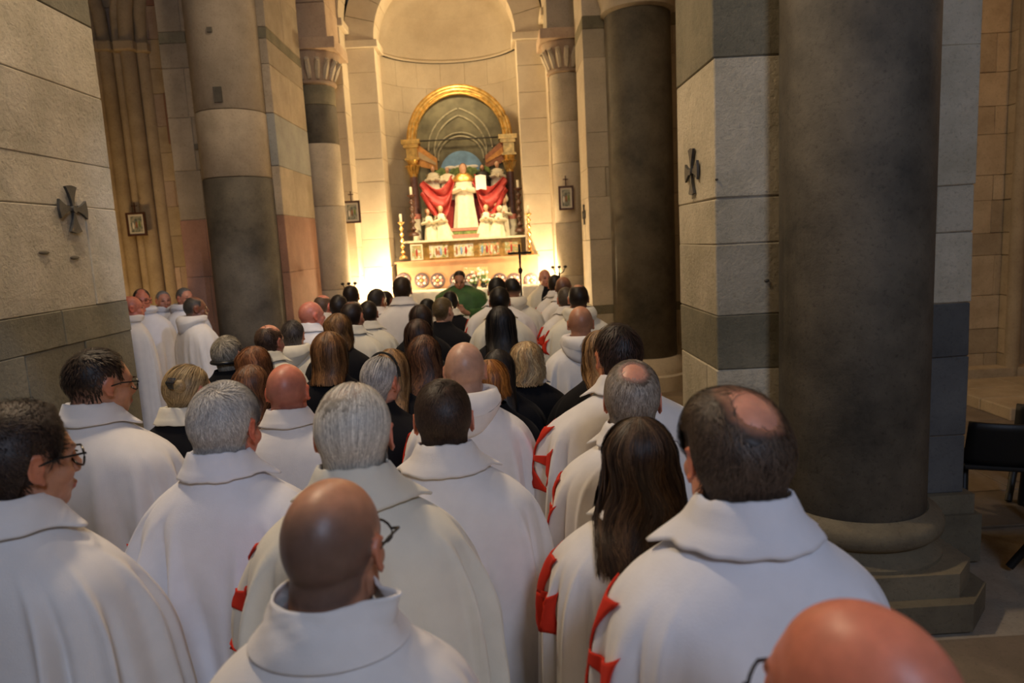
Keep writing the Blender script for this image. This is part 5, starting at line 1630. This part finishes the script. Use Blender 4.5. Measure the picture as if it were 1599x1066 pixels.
person('woman with grey hair in a low knot and black headband', 589, 587, 3.15, 'pink', dict(col=(.22, .21, .20), col2=(.52, .50, .48), thick=.014, br=.034, bun=(-.02, -.115, -.035), n=7000), 'bun', garment='black', fem=True, yaw=-24, tilt=6, seed=36, group=BG, cross=False, collar=None, extra=clip_fn((0, .01, 0), M['blackclip'], 'band'), mins=.88)
person('woman with straight reddish-brown bob in black, left centre', 514, 545, 3.65, 'pale', dict(col=(.10, .042, .014), col2=(.26, .12, .042), thick=.021, zend=-.15, spread=1.05, wave=.004, n=3600), 'long', garment='black', fem=True, seed=37, group=BG, cross=False, collar=None, wide=1.08)
person('woman with wavy brown hair behind the reddish-brown bob', 528, 510, 4.5, 'pale', dict(col=(.11, .05, .016), col2=(.26, .13, .045), thick=.020, zend=-.14, wave=.024, freq=36, mess=.12, n=3000), 'long', garment='black', fem=True, yaw=-10, seed=38, group=BG, cross=False, collar=None)

# ---- left centre file of men in white
person('balding brown haired man in white before the left file', 549, 490, 5.1, 'tan', dict(col=(.028, .014, .009), col2=BR2, thick=.014, n=5000, bald=[(0, -.03, .13, .04, .025, .8)], scalp=(.3, .13, .07)), garment='white2', seed=39, group=WG, yaw=-16, cross=False)
person('man with cropped black hair right of the balding brown haired man', 575, 486, 5.9, 'brown', dict(col=DARK, col2=DK2, thick=.012, n=5000), garment='white2', seed=40, group=WG, cross=False)
person('bald pink-headed man in profile by the far left pier', 483, 488, 5.6, 'red', None, garment='white', yaw=-48, body_yaw=-10, seed=41, group=WG, cross=False, stubble=((.3, .12, .08), .3, .1))
person('balding sandy haired man beside the pink bald man', 503, 475, 6.6, 'red', dict(col=(.16, .09, .05), col2=(.3, .18, .1), thick=.008, n=4000, bald=[(0, 0, .125, .07, .02, 1)]), garment='white', yaw=-30, body_yaw=0, seed=42, group=WG, cross=False)
person('man with black hair between the sandy head and the brown balding head', 529, 476, 6.5, 'brown', dict(col=DARK, col2=DK2, thick=.016), garment='white', seed=43, group=WG, cross=False)
person('man with a dark head bald on top, silhouetted on the bright left jamb', 548, 459, 7.2, 'brown', dict(col=DARK, col2=DK2, thick=.012, bald=[(0, 0, .125, .05, .02, 1)], scalp=(.3, .15, .09)), garment='white', seed=44, group=WG, cross=False)
person('man with thick dark grey hair in white, left of the altar', 587, 466, 6.6, 'brown', dict(col=(.035, .03, .028), col2=(.12, .10, .09), thick=.022, mess=.5), garment='white', yaw=-30, body_yaw=0, seed=45, group=WG, cross=False)
person('tanned dark haired man partly behind the thick grey haired man', 601, 467, 7.4, 'dark', dict(col=DARK, col2=DK2, thick=.012), garment='white', yaw=-30, body_yaw=0, seed=46, group=WG, cross=False)
person('man with curly brown hair in a pale grey cloak, front left of the altar', 628, 449, 6.6, 'tan', dict(col=(.045, .024, .012), col2=(.12, .06, .03), thick=.024, mess=.6), garment='white', seed=47, group=WG, cross=False, yaw=-5, wide=1.05)
person('man with a bald top and brown fringe of hair, second row by the left pier', 419, 528, 4.5, 'pink', dict(col=(.05, .028, .018), col2=(.12, .07, .045), thick=.010, n=5000, bald=[(0, .01, .13, .085, .02, 1)], scalp=(.6, .28, .17)), garment='white2', yaw=-22, body_yaw=-10, seed=48, group=WG, cross=False)
person('man with short dark hair greying at the sides, cream hood, left', 457, 519, 4.7, 'tan', dict(col=(.035, .024, .018), col2=(.10, .08, .065), thick=.012, n=6000, greyside=(.16, .14, .12)), garment='white2', collar='hood', seed=49, group=WG, cross=False)

# ---- left women
person('person with grey hair held by a black band, by the round column', 354, 548, 3.8, 'pale', dict(col=(.24, .21, .16), col2=(.44, .40, .32), thick=.024, n=6000, len=.06, mess=.3), garment='black', fem=True, yaw=-18, seed=50, group=BG, cross=False, collar=None, extra=lambda r, f, H: MB().tube([tuple(H(np.array([[.090*math.sin(t), -.012-.104*math.cos(t), -.030]]))[0]) for t in np.linspace(-1.9, 1.9, 24)], .012, 8).build('hair_band', M['blackclip'], r, True))
person('woman with wavy auburn hair, farther of the two auburn heads', 397, 566, 3.7, 'pale', dict(col=(.11, .036, .012), col2=(.27, .10, .034), thick=.024, zend=-.16, wave=.026, freq=36, mess=.15, n=3600), 'long', garment='black', fem=True, seed=51, group=BG, cross=False, collar=None, mins=.86)
person('woman with wavy auburn hair and a white flower clip', 392, 598, 3.12, 'pale', dict(col=(.09, .034, .014), col2=(.24, .095, .036), thick=.021, zend=-.24, spread=1.05, wave=.024, freq=34, mess=.15, n=3600), 'long', garment='black', fem=True, seed=52, group=BG, cross=False, collar=None, mins=.86, extra=clip_fn((-.005, -.155, -.03), M['clip'], 'flower'))
person('woman with blond hair pinned by a black claw clip, white collar', 283, 602, 3.05, 'pink', dict(col=(.22, .14, .06), col2=(.50, .36, .18), thick=.018, br=.034, bun=(.03, -.082, .03), n=6000), 'bun', garment='black', fem=True, yaw=-28, body_yaw=-8, tilt=10, seed=53, group=BG, cross=False, collar=('fold', 'white2'), mins=.86, extra=clip_fn((.040, -.118, .045), M['blackclip']))

# ---- group in the left aisle, facing the nave
LG = 'men in white waiting in the left aisle'
person('leftmost man of the aisle group, half hidden behind the pier', 203, 477, 6.8, 'red', None, garment='white', yaw=-60, body_yaw=-60, seed=54, group=LG, cross=False, stubble=((.25, .1, .07), .4, .1), collar='hood')
person('man with black-framed glasses and grey sides in the aisle group', 222, 465, 7.3, 'red', dict(col=(.05, .04, .035), col2=(.2, .17, .15), thick=.010, bald=[(0, .05, .12, .05, .03, 1)]), garment='white3', yaw=-150, body_yaw=-140, glasses=True, seed=55, group=LG, cross=False, collar='hood')
person('white-haired bearded man in the middle of the aisle group', 255, 466, 8.45, 'pink', dict(col=(.34, .32, .30), col2=(.6, .57, .53), thick=.014), garment='white3', yaw=-140, body_yaw=-130, seed=56, group=LG, cross=(PI-.35, 1.16, .10), collar='hood')
person('grey-haired man rear right of the aisle group', 288, 462, 8.05, 'pink', dict(col=(.2, .19, .18), col2=(.42, .4, .38), thick=.014), garment='white3', yaw=-125, body_yaw=-120, seed=57, group=LG, cross=False, collar='hood')
person('man seen from behind at the right end of the aisle group', 303, 478, 6.8, 'dark', dict(col=(.08, .07, .06), col2=(.2, .17, .15), thick=.010, bald=[(0, .02, .12, .06, .03, 1)]), garment='white', yaw=-62, body_yaw=-45, seed=58, group=LG, cross=False, collar='hood')


def settle():
    """slide people along their line of sight until bodies stop intersecting, within what their size allows"""
    def pos(q, d): p = atd(q[1], q[2], d); return p, p[2]/HREF
    D = [q[3] for q in QUEUE]; D0 = list(D)
    for it in range(220):
        for i in range(len(D)):
            for j in range(i+1, len(D)):
                pi, si = pos(QUEUE[i], D[i]); pj, sj = pos(QUEUE[j], D[j])
                dx, dy = pj[0]-pi[0], pj[1]-pi[1]
                need = 1.0-(dx/.50)**2-(dy/.40)**2
                if need > 0:
                    st_ = .02*need*(1 if dy >= 0 else -1)
                    D[i] -= st_*D[i]**.5; D[j] += st_*D[j]**.5
            lim = .005 if D0[i] < 3.0 else .13
            D[i] = min(max(D[i], D0[i]*(1-lim)), D0[i]*(1+lim))
            while pos(QUEUE[i], D[i])[1] < .90 and D[i] > D0[i]*.8: D[i] *= .99
            while pos(QUEUE[i], D[i])[1] > 1.10 and D[i] < D0[i]*1.2: D[i] *= 1.01
    for q, d in zip(QUEUE, D): make_person(q[0], q[1], q[2], d, *q[4], **q[5])


settle()
